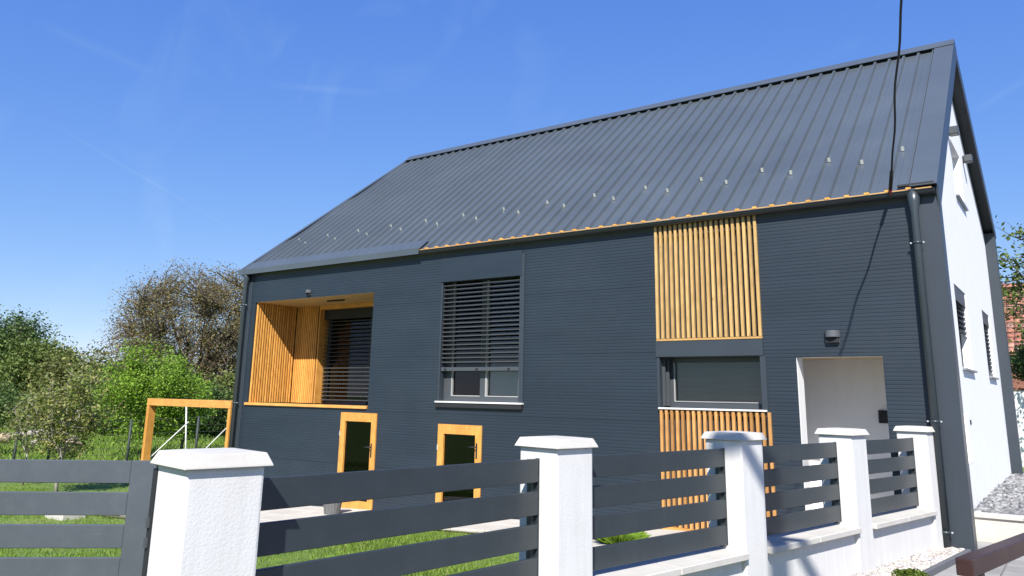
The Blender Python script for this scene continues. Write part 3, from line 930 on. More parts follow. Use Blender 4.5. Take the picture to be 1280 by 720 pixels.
# ---- wide window under it
w2 = reveal(SX0+0.02, SX1-0.02, 2.42, 3.115, 0.34, 'frame', house, name='window', yf=0.02)
box('blind_cover', SX0-0.02, SX1+0.003, -0.026, 0.015, 3.116, 3.332, 'trim', w2, bev=0.003)
box('guide_rail', SX1-0.045, SX1+0.03, -0.018, 0.05, 2.42, 3.113, 'trim', w2, bev=0.003)
box('guide_rail', SX0-0.012, SX0+0.03, -0.016, 0.06, 2.42, 3.113, 'trim', w2, bev=0.003)
boxes('frame_mullion', [(SX0+0.022, SX0+0.06, 0.10, 0.13, 2.44, 3.10), (SX0+0.022, SX0+0.09, 0.17, 0.20, 2.44, 3.10)], 'frame', w2)
box('sill', SX0+0.01, SX1+0.02, -0.050, 0.26, 2.395, 2.419, 'sill', w2, bev=0.003)
boxes('frame', [(SX0+0.023, SX0+0.12, 0.27, 0.33, 2.421, 3.112), (SX1-0.10, SX1-0.023, 0.27, 0.33, 2.421, 3.112), (SX0+0.12, SX1-0.10, 0.27, 0.33, 2.421, 2.50), (SX0+0.12, SX1-0.10, 0.27, 0.33, 3.05, 3.112)], 'frame', w2)
boxes('glazing_bead', [(SX0+0.12, SX0+0.135, 0.262, 0.30, 2.50, 3.05), (SX0+0.135, SX1-0.10, 0.262, 0.30, 2.50, 2.512)], 'framel', w2)
box('pane', SX0+0.135, SX1-0.10, 0.292, 0.302, 2.512, 3.05, 'clear', w2)
box('inner_shade', SX0+0.10, SX1-0.08, 0.335, 0.342, 2.44, 3.10, 'shade', w2)
# ---- lower slat screen
scr2 = boxes('slat_screen', [(SX0-0.001, SX1+0.001, 0.085, 0.11, 0.6, 2.39)], 'soffit', house)
box('rail', SX0+0.02, SX1+0.06, -0.040, 0.02, 0.80, 0.850, 'woodx', scr2, bev=0.003)
box('rail', SX0+0.02, SX1+0.06, 0.012, 0.05, 2.33, 2.375, 'woodx', scr2, bev=0.003)
s3 = None
for i in range(20):
    x = SX0+0.045+i*(SX1-SX0)/19
    if s3 is None:
        s3 = box('slat', x-0.020, x+0.020, -0.034, 0.011, 0.851, 2.388, 'brown', scr2, bev=0.003)
        l3 = s3.location.copy(); xx0 = x
    else:
        piece('slat', s3, l3+Vector((x-xx0, 0, 0)), scr2)
# ---- entrance recess
DX0, DX1, DZ1, DD = -1.796, -0.7706, 3.094, 1.30
en = boxes('entrance_porch', [(DX0-0.03, DX0+0.004, 0.014, 0.28, 0.5, DZ1-0.001), (DX1-0.001, DX1+0.03, 0.102, 0.28, 0.5, DZ1-0.001), (DX0+0.004, DX1-0.001, 0.102, 0.28, DZ1-0.001, DZ1+0.02)], 'smooth', house)
boxes('porch_wall', [(-2.12, -0.42, DD, DD+0.1, 0.5, 3.2), (-2.14, -2.10, 0.12, DD, 0.5, 3.2), (-0.44, -0.40, 0.12, DD, 0.5, 3.2), (-2.10, DX0-0.001, 0.24, 0.279, 0.5, 3.2), (DX1+0.001, -0.44, 0.24, 0.279, 0.5, 3.2)], 'smooth', en)
box('porch_ceiling', -2.10, -0.44, 0.12, DD, 3.12, 3.2, 'ceil', en)
box('porch_floor', -2.10, -0.44, 0.02, DD, 0.7, 0.96, 'slab', en)
box('entry_keypad', -1.12, -0.99, DD-0.035, DD-0.001, 2.27, 2.44, 'black', en, bev=0.006)
# ---- glazed timber doors
def timber_door(x0, x1, z0, z1):
    fwd = 0.125
    d = boxes('glazed_door', [(x0, x0+fwd, -0.022, 0.06, z0, z1), (x1-fwd, x1, -0.022, 0.06, z0, z1), (x0+fwd, x1-fwd, -0.022, 0.06, z1-0.155, z1), (x0+fwd, x1-fwd, -0.022, 0.06, z0, z0+0.16)], 'wood', house)
    box('pane', x0+fwd, x1-fwd, 0.015, 0.025, z0+0.16, z1-0.155, 'glass', d)
    xh = x1-fwd+0.035
    box('handle_plate', xh-0.016, xh+0.016, -0.030, -0.022, z0+0.92, z0+1.16, 'black', d, bev=0.003)
    tube('handle', [(xh, -0.026, z0+1.10), (xh, -0.075, z0+1.10), (xh-0.12, -0.075, z0+1.095)], 0.010, 'black', d, n=8)
    box('hinge', x0-0.004, x0+0.012, -0.030, -0.010, z1-0.42, z1-0.34, 'metal', d)
    return d
timber_door(-10.167, -9.237, 0.50, 2.188)
timber_door(-7.775, -6.848, 0.62, 2.058)

# ---- things fixed to the house
def wall_lamp(x, z, label, s=1.0):
    r = root('wall_lamp', (x, -0.01, z), label, 'wall lamp', 'lamps on the front wall')
    box('back_plate', x-0.09*s, x+0.09*s, -0.010, 0.0, z-0.085*s, z+0.085*s, 'lampg', r)
    V, Fc = [], []
    m = 12
    for zz, k in ((z-0.005*s, 1.0), (z+0.085*s, 1.0)):
        for i in range(m+1):
            a = math.pi*i/m
            V.append((x-0.10*s*math.cos(a)*k, -0.012-0.11*s*math.sin(a)*k, zz))
    Fc = [(i, i+1, i+m+2, i+m+1) for i in range(m)]+[tuple(range(m, -1, -1)), tuple(range(m+1, 2*m+2))]
    mesh_obj('lamp_shade', V, Fc, 'lampg', r)
    box('lamp_glass', x-0.085*s, x+0.085*s, -0.06*s, -0.011, z-0.080*s, z-0.006*s, 'black', r)
wall_lamp(-1.327, 3.335, 'grey half-round wall lamp above the white entrance recess', 0.9)
wall_lamp(-11.334, 4.50, 'small grey wall lamp above the timber-lined loggia', 0.65)
def spot(y, z, label):
    r = root('gable_spotlight', (GX, y, z), label, 'spotlight', 'spotlights on the white gable')
    box('housing', GX+0.03, GX+0.16, y-0.09, y+0.09, z-0.065, z+0.065, 'frame', r, bev=0.01)
    box('bracket', GX, GX+0.032, y-0.05, y+0.05, z-0.06, z+0.06, 'frame', r)
spot(3.76, 6.93, 'dark box spotlight left of the small upper gable window')
spot(5.85, 7.00, 'dark box spotlight right of the small upper gable window')
mb = root('meter_box', (GX, 1.7, 2.15), 'white meter box low on the white gable beside the dark corner fin', 'meter box')
box('cabinet', GX, GX+0.10, 1.25, 1.75, 1.80, 2.42, 'smooth', mb, bev=0.01)
box('lock', GX+0.10, GX+0.115, 1.64, 1.68, 2.28, 2.34, 'black', mb)

# power cable from the pole (behind the camera, on the street) to the eave
PB = Vector((2.74, -11.1, 0.9))
A = Vector((-0.497, -0.14, 5.10)); B = Vector((2.16, -11.05, 9.55))
rng = random.Random(3)
pts = []
for i in range(61):
    t = i/60
    p = A.lerp(B, t)
    p.z -= 0.28*4*t*(1-t)*0.5
    p += Vector((math.sin(t*63+1.0)*0.008+math.sin(t*29)*0.007, 0, math.sin(t*47)*0.004))*min(1, t*12)
    pts.append(p)
cb = root('power_cable', A, 'black overhead power cable dropping to the eave near the right end', 'cable')
tube('cable_line', pts, 0.0115, 'cable', cb, n=8)
tube('anchor_hook', [A+Vector((0.0, 0.05, -0.03)), A+Vector((0, 0.0, 0.02)), A+Vector((0.01, -0.05, 0.03))], 0.011, 'metal', cb, n=8)
tube('anchor_clamp', [pts[0], pts[2]], 0.022, 'black', cb, n=8)
tube('cable_tail', [A, A+Vector((0.0, 0.02, -0.06))], 0.02, 'red', cb, n=8)
up_ = root('utility_pole', PB, 'tall concrete utility pole on the street that carries the power cable', 'utility pole')
tube('shaft', [PB, PB+Vector((0, 0, 9.2))], [0.15, 0.10], 'darkpole', up_, n=14)
box('cross_arm', PB.x-0.6, PB.x+0.6, PB.y-0.05, PB.y+0.05, 9.5, 9.6, 'metal', up_)

# ---------------------------------------------------------------- boundary wall with pillars
bw = root('boundary_wall', (CEN[2].x, CEN[2].y, 0.9), 'white roughcast boundary wall with five capped pillars in front of the house', 'wall')
CT = 1.40
def oriented(cx, cy, hx, hy, z0, z1, taper=0.0):
    """square plan box aligned with the fence"""
    V = []
    for s in (-1, 1):
        for t in (-1, 1):
            for z, k in ((z0, 1.0), (z1, 1.0-taper)):
                p = Vector((cx, cy, 0))+FD*(s*hx*k)+FN*(t*hy*k)
                V.append((p.x, p.y, z))
    return V
def rounded(name, V, mat, parent, bev, seg=2):
    return mesh_obj(name, V, BF, mat, parent, bev=bev, seg=seg)
for i, c in enumerate(CEN):
    hx = 0.165
    cc = c
    if i == 4:
        hx = 0.105
        cc = c-FD*0.075
    zt = 2.222
    pl = rounded('pillar', oriented(cc.x, cc.y, hx, 0.165, 0.5, zt), 'plaster', bw, 0.012)
    # cap: flat slab with sloping weathered top
    h = hx+0.027; h2 = 0.192
    V = []
    for z, k in ((zt+0.001, 0.0), (zt+0.008, 0.001), (zt+0.057, 0.024), (zt+0.064, 0.10)):
        for s, t in ((-1, -1), (1, -1), (1, 1), (-1, 1)):
            p = cc+FD*(s*(h-k))+FN*(t*(h2-k))
            V.append((p.x, p.y, z))
    Fc = [(3, 2, 1, 0), (12, 13, 14, 15)]
    for L_ in range(3):
        Fc += [(L_*4+j, L_*4+(j+1) % 4, L_*4+4+(j+1) % 4, L_*4+4+j) for j in range(4)]
    mesh_obj('pillar_cap', V, Fc, 'cap', pl, bev=0.0025)
for i in range(4):
    a = CEN[i]+FD*0.166; b = CEN[i+1]-FD*(0.166 if i < 3 else 0.181)
    obox('base_wall', a, b, 0.26, 0.5, CT-0.055, 'plaster', bw)
    d = (b-a)
    n_ = 2
    for q in range(n_):
        p = a+d*(q/n_+0.0012); r_ = a+d*((q+1)/n_-0.0012)
        obox('coping_slab', p, r_, 0.40, CT-0.052, CT, 'cap', bw, bev=0.006)
# fence panels of four flat rails
RZ = [(2.015, 2.155), (1.822, 1.962), (1.628, 1.768), (1.436, 1.576)]
FL = ['dark metal four-rail fence between the two nearest white pillars', 'dark metal four-rail fence in front of the lower larch slats, second from the left',
      'dark metal four-rail fence in front of the white entrance recess', 'short-looking dark metal four-rail fence next to the house corner']
for i in range(4):
    a = CEN[i]+FD*0.172; b = CEN[i+1]-FD*(0.172 if i < 3 else 0.187)
    fp = root('rail_fence', ((a.x+b.x)/2, (a.y+b.y)/2, CT), FL[i], 'fence', 'rail fences between the pillars')
    for z0, z1 in RZ:
        r_ = obox('rail', a, b, 0.024, z0, z1, 'rail', fp, bev=0.003)
        obox('rail_lip', a, b, 0.010, z1-0.018, z1-0.002, 'rail', r_, side=0.018)
    dd = (b-a).normalized()
    for e, s in ((a, 1), (b, -1)):
        obox('upright', e+dd*s*0.004, e+dd*s*0.034, 0.040, RZ[3][0]-0.02, RZ[0][1]-0.004, 'rail', fp, side=0.035*s)
    for e, s in ((a, 1), (b, -1)):
        obox('end_cap', e-dd*s*0.003, e+dd*s*0.001, 0.030, RZ[3][0]-0.004, RZ[0][1]+0.003, 'rail', fp)
# garden gate leaf standing open inside the garden, its free end seen beside the first pillar
ga = Vector((-3.820, -7.400, 0)); gdir = Vector((-0.752, -0.660, 0)).normalized()
gb = ga+gdir*2.9
gt = root('garden_gate', ((ga.x+gb.x)/2, (ga.y+gb.y)/2, 0.75), 'metal gate with wide horizontal rails and sunlit tone in its paint left of the nearest white pillar', 'gate')
gtop = 2.080
gst = 0.160
for k in range(7):
    z1 = gtop-k*0.1965
    obox('rail', ga+gdir*(gst+0.001), gb-gdir*(gst+0.001), 0.030, z1-0.140, z1, 'gate', gt, bev=0.003)
obox('stile', ga, ga+gdir*gst, 0.040, 0.82, gtop+0.001, 'gate', gt, bev=0.003)
obox('stile', gb-gdir*gst, gb, 0.040, 0.82, gtop+0.001, 'gate', gt, bev=0.003)
obox('hinge_post', gb+gdir*0.03, gb+gdir*0.13, 0.10, 0.5, gtop+0.08, 'gate', gt, bev=0.004)
for z in (1.85, 1.10):
    p = gb+gdir*0.015
    tube('hinge', [(p.x, p.y, z-0.05), (p.x, p.y, z+0.05)], 0.014, 'black', gt, n=10)
for z, l, o_ in ((1.625, 0.16, 0.16), (1.645, 0.05, 0.40)):      # pale scratches on the third rail
    p = ga+gdir*(o_+0.10); q = p+gdir*l
    obox('scratch', p, q, 0.0318, z, z+0.0035, 'lampg', gt)
# dark latch channel on the garden side of the first pillar
p = CEN[0]+FN*0.189-FD*0.150
ch = obox('latch_channel', p-FD*0.016, p+FD*0.016, 0.046, 0.85, 2.20, 'black', bw)
for z in (1.98, 1.90):
    q = p-FD*0.017
    obox('latch_eye', q-FD*0.012, q, 0.018, z-0.02, z+0.02, 'frame', ch)

# ---------------------------------------------------------------- garden paving
def pz(x): return 0.98+0.048*x
pvg = mesh_obj('garden_path', [(-13.8, -2.6, pz(-13.2)-0.04), (-12.8, -2.6, pz(-12.8)-0.03), (-8.9, -2.6, pz(-8.9)-0.03), (-6.7, -1.25, pz(-6.7)-0.03), (-5.0, -1.3, pz(-5)-0.03), (-3.6, -2.15, pz(-3.6)-0.03), (-1.2, -2.3, pz(-1.2)-0.03), (-0.62, -0.02, pz(-.62)-0.03), (-12.8, -0.02, pz(-12.8)-0.03), (-13.8, -0.02, pz(-13.2)-0.04)],
               [(0, 1, 8, 9), (1, 2, 3, 8), (3, 4, 7, 8), (4, 5, 6, 7)], 'soil')
tag(pvg, 'pale concrete slab path along the dark house front', 'path', kind='structure')
def inpath(x, y):
    if y > -0.05 or x < -13.5: return False
    if x < -8.9: lim = -2.55
    elif x < -6.7: lim = -2.6+(x+8.9)/2.2*1.35
    elif x < -5.0: lim = -1.3
    elif x < -3.6: lim = -1.3-(x+5)/1.4*0.85
    else: lim = -2.25
    return y > lim+0.15 and x < -1.0
sb = None
tilt = math.atan(0.048)
for i in range(26):
    for j in range(5):
        x = -16.6+i*0.615; y = -0.31-j*0.605
        if not inpath(x, y): continue
        z = pz(max(x, -13.0))-0.012
        rot = (0, -tilt if x > -13 else 0, 0)
        if sb is None:
            sb = box('paving_slab', x-0.302, x+0.302, y-0.297, y+0.297, z-0.025, z+0.015, 'slab', pvg, bev=0.006)
            sb.rotation_euler = rot
        else:
            piece('paving_slab', sb, (x, y, z), pvg, rot=rot)
# grass blades, one object
def blades(name, areas, seed, label, mat, hmin, hmax, wid):
    rg = np.random.default_rng(seed)
    P = []
    for x0, x1, y0, y1, dens, test in areas:
        n = int((x1-x0)*(y1-y0)*dens)
        xy = np.column_stack([rg.uniform(x0, x1, n), rg.uniform(y0, y1, n)])
        if test is not None:
            xy = xy[[test(a, b) for a, b in xy]]
        # patchiness
        f = np.sin(xy[:, 0]*3.1+np.sin(xy[:, 1]*2.3)*1.5)*np.sin(xy[:, 1]*2.7+1.3)
        keep = rg.uniform(0, 1, len(xy)) < 0.72+0.28*f
        P.append(xy[keep])
    P = np.concatenate(P)
    n = len(P)
    z = np.array([gz(a, b)-0.055 for a, b in P])
    ang = rg.uniform(0, 2*np.pi, n)
    h = rg.uniform(hmin, hmax, n)*(0.75+0.35*np.sin(P[:, 0]*1.7)*np.sin(P[:, 1]*1.9))
    w = wid*rg.uniform(0.7, 1.3, n)
    lean = rg.uniform(0.1, 0.7, n)*h
    la = rg.uniform(0, 2*np.pi, n)
    dx, dy = np.cos(ang)*w, np.sin(ang)*w
    V = np.empty((n, 4, 3))
    V[:, 0] = np.column_stack([P[:, 0]-dx, P[:, 1]-dy, z])
    V[:, 1] = np.column_stack([P[:, 0]+dx, P[:, 1]+dy, z])
    V[:, 2] = np.column_stack([P[:, 0]+dx*.5+np.cos(la)*lean*.4, P[:, 1]+dy*.5+np.sin(la)*lean*.4, z+h*0.6])
    V[:, 3] = np.column_stack([P[:, 0]+np.cos(la)*lean, P[:, 1]+np.sin(la)*lean, z+h])
    idx = np.arange(n)[:, None]*4
    o = quick_mesh(name, V.reshape(-1, 3), np.concatenate([idx+0, idx+1, idx+2, idx+3], 1), mat)
    return tag(o, label, 'grass', kind='stuff')
def quick_mesh(name, V, Q, mat, parent=None):
    V = np.asarray(V, dtype=np.float32)
    c = (V.min(0)+V.max(0))/2
    me = bpy.data.meshes.new(name)
    n, k = Q.shape
    me.vertices.add(len(V)); me.vertices.foreach_set('co', (V-c).ravel())
    me.loops.add(n*k); me.loops.foreach_set('vertex_index', Q.astype(np.int32).ravel())
    me.polygons.add(n)
    me.polygons.foreach_set('loop_start', np.arange(0, n*k, k, dtype=np.int32))
    me.update(calc_edges=True)
    me.materials.append(M[mat])
    return place(bpy.data.objects.new(name, me), Vector(c.tolist()), parent)
def lawn_test(x, y):
    # inside the fence line and off the paving
    xl = -1.95+(y+8.3)*0.19
    if x > xl-0.25: return False
    return not inpath(x, y-0.12)
blades('lawn_grass', [(-9.5, -1.4, -8.6, -1.1, 2300, lawn_test), (-20, -9.5, -9.5, -1.1, 900, lawn_test), (-34, -17, -7, 9, 260, None)], 5, 'short green lawn grass between the fence and the house', 'grassblade', 0.04, 0.085, 0.0042)
blades('meadow_grass', [(-60, -24, -2, 26, 110, None)], 6, 'longer meadow grass beyond the wire fence', 'grassblade', 0.12, 0.38, 0.016)
# edging slabs lying in the lawn
es = box('kerb_slab', -14.1, -13.45, -3.25, -2.85, 0.24, 0.42, 'cap', bev=0.01)
tag(es, 'pale concrete kerb slab lying in the lawn behind the gate', 'kerb slab')
# grey fluted planter pot by the first timber door
pc_ = onY(415, 640, -0.75)
pr_ = root('planter_pot', (pc_.x, pc_.y, gz(pc_.x, 0)), 'grey fluted tapered planter pot by the left glazed timber door', 'planter')
zb = gz(pc_.x, 0)
V, Fc = [], []
m = 36
for z, r in ((zb-0.01, 0.125), (zb+0.42, 0.19), (zb+0.42, 0.165), (zb+0.36, 0.16)):
    for i in range(m):
        a = 2*math.pi*i/m
        rr = r*(1+0.02*(1 if i % 2 else -1)) if r > 0.1 else r
        V.append((pc_.x+rr*math.cos(a), pc_.y+rr*math.sin(a), z))
for q in range(3):
    Fc += [(q*m+i, q*m+(i+1) % m, q*m+m+(i+1) % m, q*m+m+i) for i in range(m)]
Fc += [tuple(range(m-1, -1, -1)), tuple(range(3*m, 4*m))]
mesh_obj('pot_body', V, Fc, 'pot', pr_)
# tuft plants at the edge of the path
def tuft(name, base, n, h, spread, mat, label, seed, w=0.006):
    rg = np.random.default_rng(seed)
    a = rg.uniform(0, 2*np.pi, n); r = spread*np.sqrt(rg.uniform(0, 1, n))*0.6
    hh = h*rg.uniform(0.5, 1.0, n)
    px, py = base[0]+np.cos(a)*r, base[1]+np.sin(a)*r
    out = rg.uniform(0.2, 1.0, n)*spread
    b = rg.uniform(0, 2*np.pi, n)
    V = np.empty((n, 4, 3))
    V[:, 0] = np.column_stack([px-np.cos(b)*w, py-np.sin(b)*w, np.full(n, base[2])])
    V[:, 1] = np.column_stack([px+np.cos(b)*w, py+np.sin(b)*w, np.full(n, base[2])])
    V[:, 2] = np.column_stack([px+np.cos(a)*out*.45+np.cos(b)*w, py+np.sin(a)*out*.45+np.sin(b)*w, base[2]+hh*.75])
    V[:, 3] = np.column_stack([px+np.cos(a)*out, py+np.sin(a)*out, base[2]+hh])
    idx = np.arange(n)[:, None]*4
    o = quick_mesh(name, V.reshape(-1, 3), np.concatenate([idx, idx+1, idx+2, idx+3], 1), mat)
    return tag(o, label, 'plant')
tuft('grass_tuft', (-3.68, -1.30, gz(-3.68, 0)-0.02), 700, 0.17, 0.28, 'leafbright', 'green grassy tuft on the path seen under the second fence panel', 4)

# ---------------------------------------------------------------- plants and trees
def leaf_quads(C_, size, rg, flat=0.4, aspect=0.55):
    """diamond shaped leaves centred at C_"""
    n = len(C_)
    nrm_ = rg.normal(size=(n, 3)); nrm_[:, 2] = np.abs(nrm_[:, 2])+flat
    nrm_ /= np.linalg.norm(nrm_, axis=1)[:, None]
    t = rg.normal(size=(n, 3))
    t -= (t*nrm_).sum(1)[:, None]*nrm_
    t /= np.linalg.norm(t, axis=1)[:, None]
    b = np.cross(nrm_, t)
    s = size*rg.uniform(0.6, 1.35, n)[:, None]
    V = np.empty((n, 4, 3))
    V[:, 0] = C_-t*s*.5
    V[:, 1] = C_+b*s*.5*aspect+nrm_*s*0.06
    V[:, 2] = C_+t*s*.5
    V[:, 3] = C_-b*s*.5*aspect+nrm_*s*0.06
    idx = np.arange(n)[:, None]*4
    return V.reshape(-1, 3), np.concatenate([idx, idx+1, idx+2, idx+3], 1)
def tree(name, base, height, rx, cz, rzz, trunk_r, nclump, per, spread, lsize, leaf, label, cat, group, seed, bark='bark', limbs=7, shell=0.45, tr_h=None, twig=0.012, lean=(0, 0), nside=6, amp=1.0, tipf=0.35):
    """trunk + limbs + one branch to every foliage clump; leaves are scattered round the clumps.
    crown is an uneven ellipsoid centred cz above the base, radii rx / rzz"""
    rg = np.random.default_rng(seed)
    base = np.asarray(base, float)
    r = root(name, Vector(base.tolist()), label, cat, group)
    cen = base+np.array([lean[0], lean[1], cz])
    V, Fc = [], []
    th = tr_h if tr_h else max(0.25*height, cz-rzz*0.75)
    fork = base+np.array([lean[0]*.4, lean[1]*.4, th])
    mid = (base+fork)/2+rg.normal(0, 0.03*height*0.3, 3)*np.array([1, 1, 0])
    tube_geo([base-np.array([0, 0, .1]), mid, fork], [trunk_r*1.15, trunk_r*0.9, trunk_r*0.75], 8, V, Fc)
    # limbs
    LP = []
    for i in range(limbs):
        a = 2*np.pi*(i+rg.uniform(-.3, .3))/limbs
        e = rg.uniform(0.1, 0.95)
        k = 0.72
        tip = cen+np.array([np.cos(a)*rx*k*np.sqrt(1-e*e*.8), np.sin(a)*rx*k*np.sqrt(1-e*e*.8), rzz*k*(e*1.5-0.45)])
        m1 = fork*0.6+tip*0.4+rg.normal(0, 0.07*rx, 3)+np.array([0, 0, -0.03*height])
        m2 = fork*0.25+tip*0.75+rg.normal(0, 0.07*rx, 3)
        q = [fork-np.array([0, 0, th*.1]), m1, m2, tip]
        tube_geo(q, [trunk_r*.55, trunk_r*.36, trunk_r*.2, twig], nside, V, Fc, cap=False)
        for t in np.linspace(0.15, 1, 8):
            s = t*3; j = min(int(s), 2)
            LP.append(q[j]*(1-(s-j))+q[j+1]*(s-j))
    LP = np.array(LP)
    # clumps
    u = rg.normal(size=(nclump, 3)); u /= np.linalg.norm(u, axis=1)[:, None]
    rad = rg.uniform(shell, 1.0, nclump)**0.6
    # uneven outline
    ph = rg.uniform(0, 6.28, 6)
    azi = np.arctan2(u[:, 1], u[:, 0]); zen = u[:, 2]
    bumpy = 1+amp*(0.13*np.sin(3*azi+ph[0]+2*zen)+0.10*np.sin(5*azi+ph[1]-3*zen)+0.09*np.sin(7*zen+ph[2]))+rg.normal(0, .05, nclump)
    Cc = cen+u*np.array([rx, rx, rzz])*(rad*bumpy)[:, None]
    Cc[:, 2] = np.maximum(Cc[:, 2], base[2]+0.15*height*rg.uniform(.3, 1, nclump))
    leaves = []
    for c in Cc:
        d = np.linalg.norm(LP-c, axis=1)+0.25*np.abs(LP[:, 2]-c[2])*(LP[:, 2] > c[2])
        s = LP[np.argmin(d)]
        m_ = (s+c)/2+rg.normal(0, 0.12*np.linalg.norm(c-s), 3)
        L_ = np.linalg.norm(c-s)
        tw = max(twig*0.5, min(trunk_r*.16, 0.012*L_+twig*.5))
        tube_geo([s, m_, c], [tw, tw*.7, twig*.35], 4, V, Fc, cap=False)
        k = rg.poisson(per)
        if k < 1: continue
        f = rg.uniform(tipf, 1.06, k)[:, None]
        line = np.where(f < .5, s+(m_-s)*(f*2), m_+(c-m_)*((f-.5)*2))
        leaves.append(line+rg.normal(0, spread, (k, 3))*np.array([1, 1, .8]))
    mesh_obj('trunk', V, Fc, bark, r, smooth=True)
    Lc = np.concatenate(leaves)
    Vq, Q = leaf_quads(Lc, lsize, rg)
    quick_mesh('crown', Vq, Q, leaf, r)
    return r
def at(u, D, z=None):
    """foot point on the ground under image column u at distance D"""
    p = onD(u, 488, D)
    return (p.x, p.y, gz(p.x, p.y)-0.05 if z is None else z)
BG = 'trees beyond the garden'
def h_at(v, D, u):
    return onD(u, v, D).z
# big half-leafed walnut left of the house
D = 46; b = at(238, D); zt_ = h_at(320, D, 240)
H = zt_-b[2]
tree('walnut_tree', b, H, 5.2, H*0.56, H*0.44, 0.30, 2400, 26, 0.30, 0.115, 'leafwalnut', 'tall brownish half-leafed walnut tree next to the left end of the house', 'tree', BG, 11, limbs=16, shell=0.25, tr_h=2.0, twig=0.016, amp=0.45, tipf=0.6)
# bright green tree in front of it
D = 27; b = at(188, D); H = h_at(430, D, 188)-b[2]
tree('bright_green_tree', b, H, 1.75, H*0.58, H*0.44, 0.09, 420, 60, 0.15, 0.09, 'leafbright', 'fresh bright green bushy tree in front of the walnut', 'tree', BG, 12, limbs=7, shell=0.2)
D = 28; b = at(236, D); H = h_at(466, D, 236)-b[2]
tree('bright_green_tree', b, H, 0.95, H*0.60, H*0.42, 0.06, 120, 40, 0.15, 0.11, 'leafbright', 'smaller bright green tree behind the timber frame', 'tree', BG, 13, limbs=6, shell=0.2)
# far left tall dark trees
D = 60; b = at(-8, D); H = h_at(384, D, 0)-b[2]
tree('dark_green_tree', b, H, 3.6, H*0.58, H*0.42, 0.25, 420, 60, 0.38, 0.24, 'leafdark', 'tallest dark green tree at the far left edge', 'tree', BG, 14, limbs=8, shell=0.2)
D = 56; b = at(42, D); H = h_at(420, D, 40)-b[2]
tree('dark_green_tree', b, H, 2.6, H*0.56, H*0.44, 0.2, 320, 60, 0.34, 0.24, 'leafmid', 'mid green rounded tree right of the tallest far left tree', 'tree', BG, 15, limbs=8, shell=0.2)
D = 48; b = at(96, D); H = h_at(431, D, 96)-b[2]
tree('olive_green_tree', b, H, 3.0, H*0.55, H*0.44, 0.16, 300, 42, 0.32, 0.20, 'leafolive', 'dull olive green tree behind the young fruit tree', 'tree', BG, 16, limbs=8, shell=0.2)
D = 44; b = at(135, D); H = h_at(452, D, 135)-b[2]
tree('olive_green_tree', b, H, 2.2, H*0.55, H*0.44, 0.14, 240, 44, 0.28, 0.18, 'leafmid', 'low olive green tree between the fruit tree and the bright green tree', 'tree', BG, 17, limbs=8, shell=0.2)
# young sparse fruit tree near the wire fence
D = 18; b = at(88, D); H = h_at(452, D, 88)-b[2]
tree('young_fruit_tree', b, H, 0.95, H*0.60, H*0.40, 0.04, 200, 22, 0.11, 0.085, 'leaffruit', 'young yellowish sparse fruit tree growing behind the gate', 'tree', BG, 18, limbs=9, shell=0.15, twig=0.006, bark='greybark')
D = 19.5; b = at(45, D); H = h_at(476, D, 45)-b[2]
tree('young_fruit_tree', b, H, 0.7, H*0.62, H*0.38, 0.03, 90, 16, 0.10, 0.08, 'leafolive', 'thin twiggy olive tree left of the young fruit tree', 'tree', BG, 19, limbs=7, shell=0.15, twig=0.006, bark='greybark')
# shrubs closing the view under the trees
SH = [(-15, 50, 470, 2.6, 'leafdark', 'dark shrub at the foot of the tallest left tree'), (30, 44, 492, 2.2, 'leafdark', 'low dark shrub behind the wire fence, left'), (70, 46, 486, 2.4, 'leafmid', 'low mid green shrub behind the log pile'),
      (118, 40, 488, 2.1, 'leafmid', 'shrub behind the young fruit tree'), (160, 42, 484, 2.2, 'leafdark', 'dark shrub left of the timber frame'), (205, 40, 488, 2.2, 'leafdark', 'dark shrub seen through the left half of the timber frame'),
      (252, 40, 474, 2.3, 'leafdark', 'dark shrub under the walnut, seen through the timber frame'), (285, 42, 458, 2.3, 'leafolive', 'shrub hard against the house corner line'), (318, 46, 452, 2.6, 'leafolive', 'shrub mostly hidden behind the left house corner')]
for i, (u, D, v, rx, lf, lb) in enumerate(SH):
    b = at(u, D); H = h_at(v, D, u)-b[2]
    tree('shrub', b, H, rx, H*0.45, H*0.55, 0.06, 170, 48, 0.26, 0.17, lf, lb, 'shrub', 'shrubs under the trees', 40+i, limbs=6, shell=0.1, tr_h=0.15*H)
# tree behind the gable on the right
D = 21; p = onD(1334, 372, D); b = (p.x, p.y, 0.9)
tree('leafy_tree', b, 7.0, 2.0, p.z-0.9, 2.5, 0.13, 230, 24, 0.16, 0.13, 'leafmid', 'leafy green tree reaching out behind the white gable', 'tree', None, 31, limbs=9, shell=0.3)
D = 24; p = onD(1275, 455, D); b = (p.x+0.4, p.y, 0.9)
tree('hedge_shrub', b, p.z-0.9+.6, 0.8, p.z-0.9, 0.55, 0.05, 130, 40, 0.12, 0.10, 'leafdark', 'dark clipped shrub below the neighbour roof', 'shrub', None, 32, limbs=6, shell=0.2)

